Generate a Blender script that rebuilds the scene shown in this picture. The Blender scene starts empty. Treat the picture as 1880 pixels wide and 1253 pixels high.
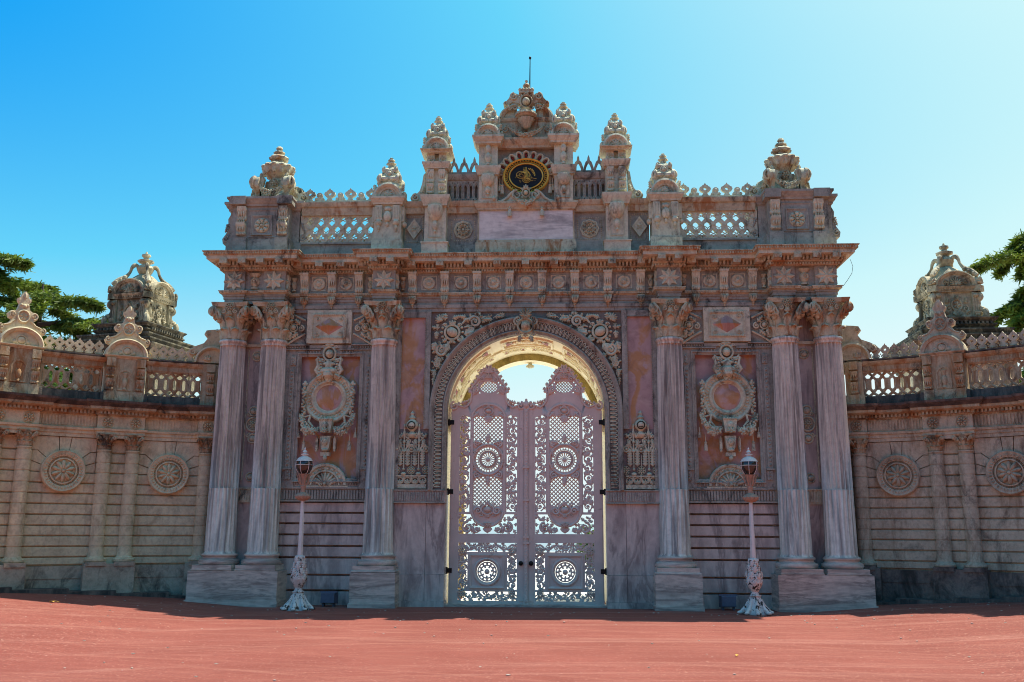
import bpy, math, random
import numpy as np
from mathutils import Matrix, Vector
from mathutils.geometry import tessellate_polygon, delaunay_2d_cdt
R_ = math.radians
PI = math.pi
sc = bpy.context.scene
# ------------------------------------------------------------------ camera, sky, sun, exposure
cam_d = bpy.data.cameras.new('camera'); cam = bpy.data.objects.new('camera', cam_d)
sc.collection.objects.link(cam); sc.camera = cam
F_PX, YAW, PITCH, ROLL = 1717.72, .0534, .1979, -.0049
cam_d.sensor_width = 36.0; cam_d.lens = F_PX / 1880 * 36; cam_d.clip_end = 6000; cam_d.clip_start = .1
cam.location = (.7693, -20, 1.6)
cam.rotation_euler = (Matrix.Rotation(YAW, 4, 'Z') @ Matrix.Rotation(PI/2 + PITCH, 4, 'X') @ Matrix.Rotation(-ROLL, 4, 'Z')).to_euler()

SUN_DIR = Vector((.40, .262, 1.0)).normalized()          # towards the sun: behind the gateway, to the right
SUN_EL = math.asin(SUN_DIR.z); SUN_AZ = math.atan2(SUN_DIR.x, SUN_DIR.y)
w = bpy.data.worlds.new('World'); sc.world = w; w.use_nodes = True
nt = w.node_tree; nt.nodes.clear()
sky = nt.nodes.new('ShaderNodeTexSky'); sky.sky_type = 'NISHITA'; sky.sun_disc = False
sky.sun_elevation = SUN_EL; sky.sun_rotation = SUN_AZ; sky.air_density = 1.0; sky.dust_density = .6; sky.ozone_density = 1.6
# the physical sky supplies the distribution; a colour ramp grades it to the deep-blue-to-white range of the photograph, with a wide glow round the sun
EXPO = .5
bw = nt.nodes.new('ShaderNodeRGBToBW'); nt.links.new(sky.outputs[0], bw.inputs[0])
def mth(op, a, b=None, clamp=False):
    n = nt.nodes.new('ShaderNodeMath'); n.operation = op; n.use_clamp = clamp
    for i, v in ((0, a), (1, b)):
        if v is None: continue
        if isinstance(v, (int, float)): n.inputs[i].default_value = v
        else: nt.links.new(v, n.inputs[i])
    return n.outputs[0]
tc = nt.nodes.new('ShaderNodeTexCoord'); dt = nt.nodes.new('ShaderNodeVectorMath'); dt.operation = 'DOT_PRODUCT'
nt.links.new(tc.outputs['Generated'], dt.inputs[0]); dt.inputs[1].default_value = SUN_DIR
s4 = mth('POWER', mth('MAXIMUM', dt.outputs['Value'], 0.0), 4.0)
t_ = mth('ADD', mth('MULTIPLY', mth('SUBTRACT', mth('MULTIPLY', bw.outputs[0], .1466), .26), 3.0), mth('MULTIPLY', mth('SUBTRACT', s4, .02), 1.5))
fac = mth('MULTIPLY', mth('ADD', mth('MULTIPLY', mth('SUBTRACT', t_, .17), .75), 1.0), .5, True)
rp = nt.nodes.new('ShaderNodeValToRGB'); cr = rp.color_ramp
cr.elements[0].position = .28; cr.elements[0].color = (.10, .115, .14, 1); cr.elements[1].position = 1.0; cr.elements[1].color = (.8, .96, .98, 1)
for p_, c_ in ((.5, (.006, .365, .93)), (.65, (.14, .66, .96)), (.86, (.62, .93, .97))):
    e_ = cr.elements.new(p_); e_.color = (*c_, 1)
nt.links.new(fac, rp.inputs[0])
scl = nt.nodes.new('ShaderNodeVectorMath'); scl.operation = 'SCALE'; scl.inputs['Scale'].default_value = 10/2**EXPO
nt.links.new(rp.outputs[0], scl.inputs[0])
bg = nt.nodes.new('ShaderNodeBackground'); bg.inputs['Strength'].default_value = .1
wo = nt.nodes.new('ShaderNodeOutputWorld')
nt.links.new(scl.outputs[0], bg.inputs['Color']); nt.links.new(bg.outputs[0], wo.inputs[0])
sd = bpy.data.lights.new('sun', 'SUN'); sd.energy = 4.9; sd.angle = R_(.55); sd.color = (1, .93, .8)
so = bpy.data.objects.new('sun', sd); sc.collection.objects.link(so)
so.rotation_euler = SUN_DIR.to_track_quat('Z', 'Y').to_euler()
sc.view_settings.view_transform = 'Standard'; sc.view_settings.look = 'None'
sc.view_settings.exposure = EXPO; sc.view_settings.gamma = 1
sc.cycles.filter_width = 1.0; sc.cycles.max_bounces = 8; sc.cycles.diffuse_bounces = 4

# ------------------------------------------------------------------ materials
def srgb(r, g, b):
    f = lambda c: c/12.92 if c <= .04045 else ((c+.055)/1.055)**2.4
    return (f(r/255), f(g/255), f(b/255), 1)
def nd(t, ty, **k):
    n = t.nodes.new(ty)
    for a, b in k.items():
        if hasattr(n, a): setattr(n, a, b)
        else: n.inputs[a].default_value = b
    return n
def ramp(t, fac, stops, interp='LINEAR'):
    r = t.nodes.new('ShaderNodeValToRGB'); cr = r.color_ramp; cr.interpolation = interp
    while len(cr.elements) < len(stops): cr.elements.new(.5)
    for e, (p, c) in zip(cr.elements, stops):
        e.position = p; e.color = c if len(c) == 4 else (*c, 1)
    t.links.new(fac, r.inputs[0]); return r.outputs[0]
def mix(t, fac, a, b, mode='MIX'):
    m = t.nodes.new('ShaderNodeMix'); m.data_type = 'RGBA'; m.blend_type = mode
    for sock, v in ((m.inputs[0], fac), (m.inputs[6], a), (m.inputs[7], b)):
        if isinstance(v, (int, float)): sock.default_value = v
        elif isinstance(v, tuple): sock.default_value = v
        else: t.links.new(v, sock)
    return m.outputs[2]
def base_mat(name, rough=.75, metal=0):
    m = bpy.data.materials.new(name); m.use_nodes = True; t = m.node_tree
    p = t.nodes['Principled BSDF']; p.inputs['Roughness'].default_value = rough; p.inputs['Metallic'].default_value = metal
    geo = t.nodes.new('ShaderNodeNewGeometry')
    return m, t, p, geo.outputs['Position']
def noise(t, vec, scale, detail=5, rough=.6, dist=0, sx=(1, 1, 1), off=(0, 0, 0), rot=(0, 0, 0)):
    mp = t.nodes.new('ShaderNodeMapping'); mp.inputs['Scale'].default_value = sx; mp.inputs['Location'].default_value = off
    mp.inputs['Rotation'].default_value = rot
    t.links.new(vec, mp.inputs[0])
    n = nd(t, 'ShaderNodeTexNoise', Scale=scale, Detail=detail, Roughness=rough, Distortion=dist); t.links.new(mp.outputs[0], n.inputs[0])
    return n.outputs['Fac']
def bump(t, p, h, s=.4, d=.02):
    b = nd(t, 'ShaderNodeBump', Strength=s, Distance=d); t.links.new(h, b.inputs['Height']); t.links.new(b.outputs[0], p.inputs['Normal'])
def stone(name, c1, c2, stain=None, stain_lo=.5, stain_hi=.68, dark=.25, sc1=1.6, rough=.8, bs=.35, run=(2.2, 2.2, .55)):
    m, t, p, P = base_mat(name, rough)
    n1 = noise(t, P, sc1, 7, .65, .4)
    col = ramp(t, n1, [(.3, c1), (.7, c2)])
    n2 = noise(t, P, 11, 6, .7)
    col = mix(t, ramp(t, n2, [(.45, (0, 0, 0)), (.72, (.5, .5, .5))]), col, tuple(v*.42 for v in c1[:3])+(1,))
    n6 = noise(t, P, 24, 4, .7, 0, (1, 1, 1), (2, 8, 5)); col = mix(t, ramp(t, n6, [(.5, (0, 0, 0)), (.75, (.35,)*3)]), col, tuple(min(.8, v*1.25) for v in c2[:3])+(1,))
    if stain:
        n3 = noise(t, P, 2.0, 6, .7, .6, run, (3, 5, 1))
        col = mix(t, ramp(t, n3, [(stain_lo, (0, 0, 0)), (stain_hi, (.85, .85, .85))]), col, stain)
    if dark:
        n4 = noise(t, P, 1.4, 8, .75, .8, (1.6, 1.6, .8), (9, 2, 4))
        col = mix(t, ramp(t, n4, [(.53, (0, 0, 0)), (.66, (min(.92, dark*2.2),)*3)]), col, (.035, .032, .03, 1))
    t.links.new(col, p.inputs['Base Color'])
    n5 = noise(t, P, 30, 7, .75)
    bump(t, p, n5, bs*1.8, .02)
    return m
def marble(name, ca, cb, cv, sx, rough=.42, rot=(0, 0, 0), sv=1.5):
    m, t, p, P = base_mat(name, rough)
    n1 = noise(t, P, sv, 5, .58, .5, sx, rot=rot)
    col = ramp(t, n1, [(.32, ca), (.5, cb), (.68, ca)])
    n2 = noise(t, P, sv*.9, 6, .6, .6, sx, (4, 7, 2), rot)
    col = mix(t, ramp(t, n2, [(.5, (0, 0, 0)), (.58, (.55,)*3), (.61, (.15,)*3), (.75, (.8,)*3)]), col, cv)
    n3 = noise(t, P, 9, 5, .7)
    col = mix(t, ramp(t, n3, [(.45, (0, 0, 0)), (.8, (.35,)*3)]), col, (.2, .15, .12, 1))
    t.links.new(col, p.inputs['Base Color'])
    bump(t, p, noise(t, P, 22, 6, .7), .3, .012)
    return m
RUST = (.36, .15, .045, 1)
M = {}
M['column'] = marble('veined_marble_vertical', (0.310, 0.275, 0.250, 1), (0.873, 0.794, 0.680, 1), (0.068, 0.056, 0.060, 1), (3.4, 3.4, .22))
M['block'] = marble('veined_marble_horizontal', (0.407, 0.323, 0.280, 1), (0.757, 0.616, 0.520, 1), (0.116, 0.083, 0.080, 1), (.6, .6, 4.5))
M['slab'] = marble('veined_marble_slanting', (0.388, 0.316, 0.290, 1), (0.660, 0.553, 0.490, 1), (0.078, 0.055, 0.065, 1), (1.8, 1.8, .45), rot=(0, .75, 0))
M['white_marble'] = marble('pale_marble', (0.601, 0.544, 0.490, 1), (0.834, 0.766, 0.690, 1), (0.252, 0.212, 0.210, 1), (.5, .5, 2.8))
M['stone'] = stone('carved_limestone', (0.524, 0.507, 0.374, 1), (0.815, 0.796, 0.583, 1), RUST, .56, .8, .4)
M['stone_warm'] = stone('carved_limestone_rusty', (0.456, 0.424, 0.296, 1), (0.698, 0.652, 0.461, 1), RUST, .51, .63, .6)
M['stone_dark'] = stone('shade_dirt_backing_stone', (0.200, 0.167, 0.157, 1), (0.330, 0.286, 0.261, 1), RUST, .6, .85, .3)  # backing colour darkened to paint in shadow and dirt behind the carving
M['stone_grey'] = stone('weathered_grey_stone', (0.272, 0.257, 0.220, 1), (0.504, 0.488, 0.405, 1), RUST, .6, .85, .4)
M['recess'] = stone('painted_shade_backing', (.20, .165, .14, 1), (.34, .28, .235, 1), None, dark=.2)  # deep shadow behind the spandrel carving, put into a dark base colour
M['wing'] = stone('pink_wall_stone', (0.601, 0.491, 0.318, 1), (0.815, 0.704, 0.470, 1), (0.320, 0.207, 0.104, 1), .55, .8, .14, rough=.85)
M['wing_trim'] = stone('ochre_wall_trim', (0.407, 0.331, 0.210, 1), (0.640, 0.546, 0.370, 1), RUST, .46, .62, .45)
M['wing_base_dark'] = stone('darker_plinth_stone', (.17, .12, .10, 1), (.34, .25, .20, 1), (.03, .025, .02, 1), .45, .6, .45, run=(1, 1, .6))  # darker plinth tone, right-hand wall only
M['wing_right'] = stone('pink_wall_stone_darker', (0.466, 0.389, 0.280, 1), (0.698, 0.604, 0.440, 1), (0.252, 0.168, 0.100, 1), .5, .7, .3, rough=.85)  # darker version of the wall stone, right-hand wall only
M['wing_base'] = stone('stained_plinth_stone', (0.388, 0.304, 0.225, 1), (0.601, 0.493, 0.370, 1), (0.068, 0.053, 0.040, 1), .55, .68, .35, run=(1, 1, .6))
M['sooty'] = stone('soot_blackened_ledge', (.10, .08, .07, 1), (.26, .19, .15, 1), (.03, .03, .03, 1), .4, .6, .4)
M['old'] = stone('lichened_old_stone', (.34, .28, .17, 1), (.70, .61, .41, 1), (.06, .05, .03, 1), .49, .62, .35, run=(.8, .8, .4))
M['ochre'] = stone('ochre_plaster_band', (.40, .30, .10, 1), (.52, .40, .15, 1), (.22, .17, .05, 1), .45, .65, .1)
def orange_marble():
    m, t, p, P = base_mat('orange_breccia_marble', .4)
    n1 = noise(t, P, 1.15, 5, .55, .7, (1.3, 1.3, .8), rot=(0, .6, 0))
    col = ramp(t, n1, [(.32, (.48, .30, .29, 1)), (.46, (.52, .33, .30, 1)), (.50, (.52, .27, .12, 1)), (.55, (.50, .24, .10, 1)), (.58, (.50, .32, .29, 1)), (.72, (.30, .17, .17, 1))])
    n2 = noise(t, P, 2.0, 7, .68, 1.2, (1, 1, 1), (3, 1, 8))
    col = mix(t, ramp(t, n2, [(.5, (0, 0, 0)), (.75, (.7,)*3)]), col, (.18, .09, .08, 1))
    n3 = noise(t, P, 3.5, 5, .6, .4, (1, 1, 1), (8, 2, 3)); col = mix(t, ramp(t, n3, [(.5, (0,)*3), (.7, (.5,)*3)]), col, (.66, .48, .42, 1))
    t.links.new(col, p.inputs['Base Color']); bump(t, p, n2, .1, .01); return m
M['orange'] = orange_marble()
def plain(name, c, rough=.6, metal=0, var=.25, sc_=8, bs=.1, second=None, lo=.5, hi=.6):
    m, t, p, P = base_mat(name, rough, metal)
    n = noise(t, P, sc_, 5, .65)
    col = ramp(t, n, [(.3, tuple(v*(1-var) for v in c[:3])+(1,)), (.7, c)])
    if second: col = mix(t, ramp(t, noise(t, P, sc_*1.3, 6, .7, .5, (1, 1, 1), (7, 3, 5)), [(lo, (0, 0, 0)), (hi, (1, 1, 1))]), col, second)
    t.links.new(col, p.inputs['Base Color']); bump(t, p, n, bs, .01); return m
M['old_soot'] = stone('blackened_old_stone', (.13, .11, .075, 1), (.34, .29, .19, 1), (.03, .03, .025, 1), .42, .55, .4)
M['cream'] = plain('cream_painted_plaster', (.95, .87, .63, 1), .7, 0, .05, 3, .05)
M['red'] = plain('dark_red_paint', (.30, .022, .015, 1))
M['gold'] = plain('gilding', (.92, .64, .12, 1), .4, .25, .35, 14, .3)
M['navy'] = plain('black_blue_enamel', (.005, .008, .014, 1), .7)
M['iron'] = plain('mauve_painted_iron', (.80, .64, .56, 1), .5, .0, .18, 3, .1, (.27, .13, .09, 1), .6, .78)
M['dark_iron'] = plain('black_iron', (.02, .018, .018, 1), .45, .6)
M['lamp_white'] = plain('flaking_white_paint', (.80, .73, .68, 1), .55, 0, .15, 9, .4, (.035, .025, .02, 1), .56, .58)
M['lamp_shaft'] = plain('pale_grey_lamp_paint', (.80, .74, .70, 1), .5, 0, .12, 4, .1)
M['lamp_rust'] = plain('rusty_lamp_collar', (.50, .33, .24, 1), .7, 0, .3, 20, .3)
M['grey_box'] = plain('blue_grey_box_paint', (.13, .15, .22, 1), .6)
M['cable'] = plain('black_cable', (.03, .03, .03, 1), .6)
M['leaf_yellow'] = plain('dry_yellow_leaf', (.75, .42, .06, 1), .7)
M['litter'] = plain('pale_chips', (.6, .52, .45, 1), .8)
def glass_mat():
    m, t, p, P = base_mat('smoked_lamp_glass', .06)
    p.inputs['Base Color'].default_value = (.05, .04, .035, 1); p.inputs['Transmission Weight'].default_value = .15
    p.inputs['IOR'].default_value = 1.5; p.inputs['Specular IOR Level'].default_value = .8; return m
M['glass'] = glass_mat()
def foliage(name, a, b):
    m, t, p, P = base_mat(name, .6)
    n = noise(t, P, 1.3, 4, .6); col = ramp(t, n, [(.35, a), (.65, b)])
    t.links.new(col, p.inputs['Base Color']); p.inputs['Subsurface Weight'].default_value = 0
    tr = nd(t, 'ShaderNodeBsdfTranslucent'); t.links.new(col, tr.inputs[0])
    mx = nd(t, 'ShaderNodeMixShader'); mx.inputs[0].default_value = .35
    t.links.new(p.outputs[0], mx.inputs[1]); t.links.new(tr.outputs[0], mx.inputs[2])
    t.links.new(mx.outputs[0], t.nodes['Material Output'].inputs[0]); return m
M['needles'] = foliage('cedar_needles', (.045, .09, .014, 1), (.22, .30, .03, 1))
M['leaves'] = foliage('shrub_leaves', (.05, .11, .02, 1), (.12, .22, .03, 1))
M['bark'] = plain('cedar_bark', (.09, .065, .05, 1), .9)
def ground_mat():
    m, t, p, P = base_mat('red_asphalt', .9)
    n1 = noise(t, P, .5, 6, .6, .3)
    col = ramp(t, n1, [(.3, (.27, .055, .034, 1)), (.7, (.38, .10, .068, 1))])
    # tyre sweeps: broken pale and dark bands, following wide circles on the ground
    sep = nd(t, 'ShaderNodeSeparateXYZ'); t.links.new(P, sep.inputs[0])
    for (cx, cy, off, colr, lo, hi, amt) in ((-6, -34, 3, (.66, .31, .22, 1), .54, .66, .65), (7, -30, 8, (.74, .44, .34, 1), .53, .64, .8), (-2, 40, 5, (.33, .08, .06, 1), .56, .68, .6), (14, 22, 9, (.66, .33, .24, 1), .58, .66, .55)):
        vs = nd(t, 'ShaderNodeVectorMath', operation='DISTANCE'); t.links.new(P, vs.inputs[0]); vs.inputs[1].default_value = (cx, cy, 0)
        at = nd(t, 'ShaderNodeVectorMath', operation='SUBTRACT'); t.links.new(P, at.inputs[0]); at.inputs[1].default_value = (cx, cy, 0)
        cv = nd(t, 'ShaderNodeCombineXYZ'); t.links.new(vs.outputs['Value'], cv.inputs[0])
        nx = nd(t, 'ShaderNodeVectorMath', operation='SCALE'); t.links.new(at.outputs[0], nx.inputs[0]); nx.inputs['Scale'].default_value = .12
        ad = nd(t, 'ShaderNodeVectorMath', operation='ADD'); t.links.new(cv.outputs[0], ad.inputs[0]); t.links.new(nx.outputs[0], ad.inputs[1])
        n = noise(t, ad.outputs[0], 1.1, 9, .85, 0, (2.2, 2.0, 1), (off, off, 0))
        col = mix(t, ramp(t, n, [(lo-.03, (0, 0, 0)), (hi+.10, (amt*.75,)*3)]), col, colr)
    g = noise(t, P, 48, 6, .85)
    col = mix(t, ramp(t, g, [(.42, (.75,)*3), (.56, (0, 0, 0))]), col, (.13, .028, .02, 1))
    col = mix(t, ramp(t, noise(t, P, 5, 6, .75, .3, (1, 1, 1), (1, 9, 5)), [(.5, (0,)*3), (.7, (.5,)*3)]), col, (.20, .042, .03, 1))
    col = mix(t, ramp(t, noise(t, P, 26, 3, .7, 0, (1, 1, 1), (5, 5, 5)), [(.62, (0, 0, 0)), (.7, (.8,)*3)]), col, (.75, .46, .36, 1))
    t.links.new(col, p.inputs['Base Color']); bump(t, p, g, .8, .015); return m
M['ground'] = ground_mat()
M['hill'] = plain('sky_blocking_hillside', (.045, .06, .025, 1), .95, 0, .5, .1, .0)
M['paving'] = plain('pale_courtyard_paving', (.86, .82, .76, 1), .8, 0, .1, .7)
M['sea'] = plain('calm_water', (.10, .22, .30, 1), .15)
# ------------------------------------------------------------------ mesh kit
_sph = {}
def usphere(nu, nv):
    if (nu, nv) in _sph: return _sph[nu, nv]
    v = [(0, 0, 1)]
    for j in range(1, nv):
        a = PI*j/nv
        for i in range(nu):
            b = 2*PI*i/nu; v.append((math.sin(a)*math.cos(b), math.sin(a)*math.sin(b), math.cos(a)))
    v.append((0, 0, -1)); f = []
    for i in range(nu): f.append((0, 1+i, 1+(i+1) % nu))
    for j in range(nv-2):
        for i in range(nu):
            a = 1+j*nu; f.append((a+i, a+nu+i, a+nu+(i+1) % nu, a+(i+1) % nu))
    l = len(v)-1; a = 1+(nv-2)*nu
    for i in range(nu): f.append((l, a+(i+1) % nu, a+i))
    _sph[nu, nv] = (np.array(v), f); return _sph[nu, nv]
def cdt_fill(L):
    """triangles of the outline minus all holes (constrained triangulation, then a point-in-polygon sieve)"""
    flat = [p for l in L for p in l]; ed = []; o = 0
    for l in L: ed += [(o+i, o+(i+1) % len(l)) for i in range(len(l))]; o += len(l)
    vv, _, ff, ov, _, _ = delaunay_2d_cdt([Vector(p) for p in flat], ed, [], 0, 1e-7)
    mp = {}
    for i, q in enumerate(ov):
        mp[i] = q[0] if q else min(range(len(flat)), key=lambda k: (flat[k][0]-vv[i][0])**2+(flat[k][1]-vv[i][1])**2)
    def inside(x, z, l):
        c = False; n = len(l)
        for i in range(n):
            (ax, az), (bx, bz) = l[i], l[(i+1) % n]
            if (az > z) != (bz > z) and x < (bx-ax)*(z-az)/(bz-az)+ax: c = not c
        return c
    out = []
    for f in ff:
        x = sum(vv[i][0] for i in f)/3; z = sum(vv[i][1] for i in f)/3
        if inside(x, z, L[0]) and not any(inside(x, z, l) for l in L[1:]):
            t = tuple(mp[i] for i in f)
            if len(set(t)) == 3: out.append(t)
    return out
class MB:
    """collects shapes into one mesh; T = current frame (4x4), fn = optional bend applied last; front of things is -y"""
    def __init__(s, T=None, fn=None):
        s.v = []; s.f = []; s.n = 0; s.T = np.array(T if T is not None else Matrix.Identity(4), float); s.fn = fn
    def at(s, x=0, y=0, z=0, sx=1, sy=1, sz=1, ry=0, rz=0, rx=0):
        m = Matrix.Translation((x, y, z)) @ Matrix.Rotation(rz, 4, 'Z') @ Matrix.Rotation(ry, 4, 'Y') @ Matrix.Rotation(rx, 4, 'X') @ Matrix.Diagonal((sx, sy, sz, 1))
        c = MB.__new__(MB); c.v = s.v; c.f = s.f; c.root = getattr(s, 'root', s); c.T = s.T @ np.array(m); c.fn = s.fn; return c
    def add(s, v, f):
        r = getattr(s, 'root', s)
        v = np.asarray(v, float); v = v @ s.T[:3, :3].T + s.T[:3, 3]
        flip = np.linalg.det(s.T[:3, :3]) < 0
        o = r.n; r.v.append(v); r.n += len(v)
        if flip: r.f.extend([tuple(o+i for i in q[::-1]) for q in f])
        else: r.f.extend([tuple(o+i for i in q) for q in f])
    def box(s, x0, x1, y0, y1, z0, z1, nx=1):
        if x0 > x1: x0, x1 = x1, x0
        xs = np.linspace(x0, x1, nx+1); v = []
        for x in xs: v += [(x, y0, z0), (x, y1, z0), (x, y1, z1), (x, y0, z1)]
        f = [(0, 3, 2, 1)]
        for i in range(nx):
            a = 4*i
            for j in range(4): k = (j+1) % 4; f.append((a+j, a+k, a+4+k, a+4+j)[::-1])
        a = 4*nx; f.append((a, a+1, a+2, a+3)); f = [q[::-1] for q in f]
        s.add(v, f); return s
    def frustum(s, x0, x1, y0, y1, z0, z1, t=.0, b=.0):
        """box with its front face shrunk by t (bevelled block): raised panel"""
        v = [(x0, y1, z0), (x1, y1, z0), (x1, y1, z1), (x0, y1, z1), (x0+t, y0, z0+t), (x1-t, y0, z0+t), (x1-t, y0, z1-t), (x0+t, y0, z1-t)]
        s.add(v, [(4, 5, 6, 7), (0, 1, 5, 4), (1, 2, 6, 5), (2, 3, 7, 6), (3, 0, 4, 7), (0, 3, 2, 1)]); return s
    def prism(s, loops, y0, y1):
        """extrude polygon(s) given as (x, z) loops; the first is the outline, the rest are holes"""
        if not isinstance(loops[0][0], (tuple, list)): loops = [loops]
        def area(l): return sum(l[i][0]*l[(i+1) % len(l)][1]-l[(i+1) % len(l)][0]*l[i][1] for i in range(len(l)))
        L = []
        for k, l in enumerate(loops):
            l = list(l)
            if (area(l) > 0) != (k == 0): l = l[::-1]
            L.append(l)
        if len(L) == 1: tri = tessellate_polygon([[Vector((x, z, 0)) for x, z in l] for l in L])
        else: tri = cdt_fill(L)
        flat = [p for l in L for p in l]; n = len(flat)
        v = [(x, y0, z) for x, z in flat]+[(x, y1, z) for x, z in flat]; f = []
        for t in tri:
            a, b, c = (flat[i] for i in t)
            cr = (b[0]-a[0])*(c[1]-a[1])-(b[1]-a[1])*(c[0]-a[0])
            if abs(cr) < 1e-12: continue
            if cr < 0: t = t[::-1]
            f.append(tuple(t)); f.append(tuple(i+n for i in t[::-1]))
        o = 0
        for l in L:
            m = len(l)
            for i in range(m): j = (i+1) % m; f.append((o+j, o+i, n+o+i, n+o+j))
            o += m
        s.add(v, f); return s
    def loft(s, rings, closed=True, cap=True):
        n = len(rings[0]); v = [p for r in rings for p in r]; f = []
        for i in range(len(rings)-1):
            for j in range(n if closed else n-1):
                k = (j+1) % n; f.append((i*n+j, i*n+k, (i+1)*n+k, (i+1)*n+j))
        if cap and closed: f.append(tuple(range(n))[::-1]); f.append(tuple((len(rings)-1)*n+j for j in range(n)))
        s.add(v, f); return s
    def lathe(s, prof, n=24, mod=None, a0=0, a1=2*PI, c=(0, 0, 0), cap=False):
        full = abs(a1-a0-2*PI) < 1e-6; m = n if full else n+1; rings = []
        for r, z in prof:
            ring = []
            for i in range(m):
                a = a0+(a1-a0)*i/n; q = r*(mod(a, z) if mod else 1)
                ring.append((c[0]+q*math.cos(a), c[1]+q*math.sin(a), c[2]+z))
            rings.append(ring)
        s.loft(rings, full, cap); return s
    def ell(s, x, y, z, rx, ry=None, rz=None, a=0, nu=8, nv=5):
        """ellipsoid, turned by a in the xz plane"""
        ry = rx if ry is None else ry; rz = rx if rz is None else rz
        v, f = usphere(nu, nv); v = v*np.array((rx, ry, rz)); c, d = math.cos(a), math.sin(a)
        v = np.stack([v[:, 0]*c-v[:, 2]*d+x, v[:, 1]+y, v[:, 0]*d+v[:, 2]*c+z], 1); s.add(v, f); return s
    def tube(s, pts, rad, n=6, flat=1):
        """tube along 3D points; rad number or list; flat squashes its depth (y)"""
        P = [Vector(p) for p in pts]; k = len(P); rings = []
        rad = [rad]*k if isinstance(rad, (int, float)) else rad
        for i, p in enumerate(P):
            t = (P[min(i+1, k-1)]-P[max(i-1, 0)]).normalized()
            up = Vector((0, 1, 0)) if abs(t.y) < .8 else Vector((1, 0, 0))
            a = t.cross(up).normalized(); b = t.cross(a).normalized()
            rings.append([tuple(p+a*math.cos(2*PI*j/n)*rad[i]+b*math.sin(2*PI*j/n)*rad[i]*flat) for j in range(n)])
        s.loft(rings); return s
    def sweep(s, path, prof, closed=False):
        """moulding: prof is [(out, z)] carried along plan path [(x, y)]; out is to the right of travel (front for left-to-right travel)"""
        P = [Vector(p) for p in path]; k = len(P); rings = []
        for i, p in enumerate(P):
            if closed: d0 = (p-P[i-1]).normalized(); d1 = (P[(i+1) % k]-p).normalized()
            else:
                d0 = (p-P[i-1]).normalized() if i else None; d1 = (P[i+1]-p).normalized() if i < k-1 else None
                d0 = d0 or d1; d1 = d1 or d0
            n0 = Vector((d0.y, -d0.x)); n1 = Vector((d1.y, -d1.x)); nn = (n0+n1).normalized(); q = nn/max(.3, nn.dot(n0))
            rings.append([(p.x+q.x*o, p.y+q.y*o, z) for o, z in prof])
        if closed: rings.append(rings[0])
        n = len(prof); v = [p for r in rings for p in r]; f = []
        for i in range(len(rings)-1):
            for j in range(n-1): f.append((i*n+j, (i+1)*n+j, (i+1)*n+j+1, i*n+j+1))
        s.add(v, f); 
        if not closed:
            for r, fl in ((rings[0], 0), (rings[-1], 1)):
                s.add(r, [tuple(range(n)) if fl else tuple(range(n))[::-1]])
        return s
    def build(s, name, mat, parent=None, angle=38, smooth=True):
        me = bpy.data.meshes.new(name)
        v = np.concatenate(s.v) if s.v else np.zeros((0, 3))
        if s.fn is not None: v = s.fn(v)
        me.from_pydata(v.tolist(), [], s.f); me.materials.append(mat if not isinstance(mat, str) else M[mat])
        if smooth: me.shade_smooth(); me.set_sharp_from_angle(angle=R_(angle))
        me.validate(); me.update()
        o = bpy.data.objects.new(name, me); sc.collection.objects.link(o)
        if parent: o.parent = parent
        return o
def tag(o, label=None, cat=None, group=None, kind=None):
    if label: o['label'] = label
    if cat: o['category'] = cat
    if group: o['group'] = group
    if kind: o['kind'] = kind
    return o
def empty(name, loc=(0, 0, 0), parent=None):
    o = bpy.data.objects.new(name, None); sc.collection.objects.link(o); o.location = loc; o.empty_display_size = .2
    if parent: o.parent = parent
    return o
def dup(o, parent, loc=None):
    c = o.copy(); sc.collection.objects.link(c); c.parent = parent
    if loc is not None: c.location = loc
    for ch in list(o.children):
        d = ch.copy(); sc.collection.objects.link(d); d.parent = c
    return c
def sm(pts, k=4):
    """Catmull-Rom through the points, k steps a span"""
    P = [np.array(p, float) for p in pts]; out = []
    for i in range(len(P)-1):
        a, b, c, d = P[max(i-1, 0)], P[i], P[i+1], P[min(i+2, len(P)-1)]
        for j in range(k): t = j/k; out.append(tuple(.5*((2*b)+(c-a)*t+(2*a-5*b+4*c-d)*t*t+(3*b-a-3*c+d)*t**3)))
    return out+[tuple(P[-1])]
def smt(m, pts, rad, n=8, k=4):
    q = sm([tuple(p)+(r,) for p, r in zip(pts, rad)], k); m.tube([p[:3] for p in q], [p[3] for p in q], n)
MIR = Matrix.Diagonal((-1, 1, 1, 1))
def circ(cx, cz, r, n=16, rz=None, a0=0): return [(cx+r*math.cos(a0+2*PI*i/n), cz+(rz or r)*math.sin(a0+2*PI*i/n)) for i in range(n)]
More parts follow.
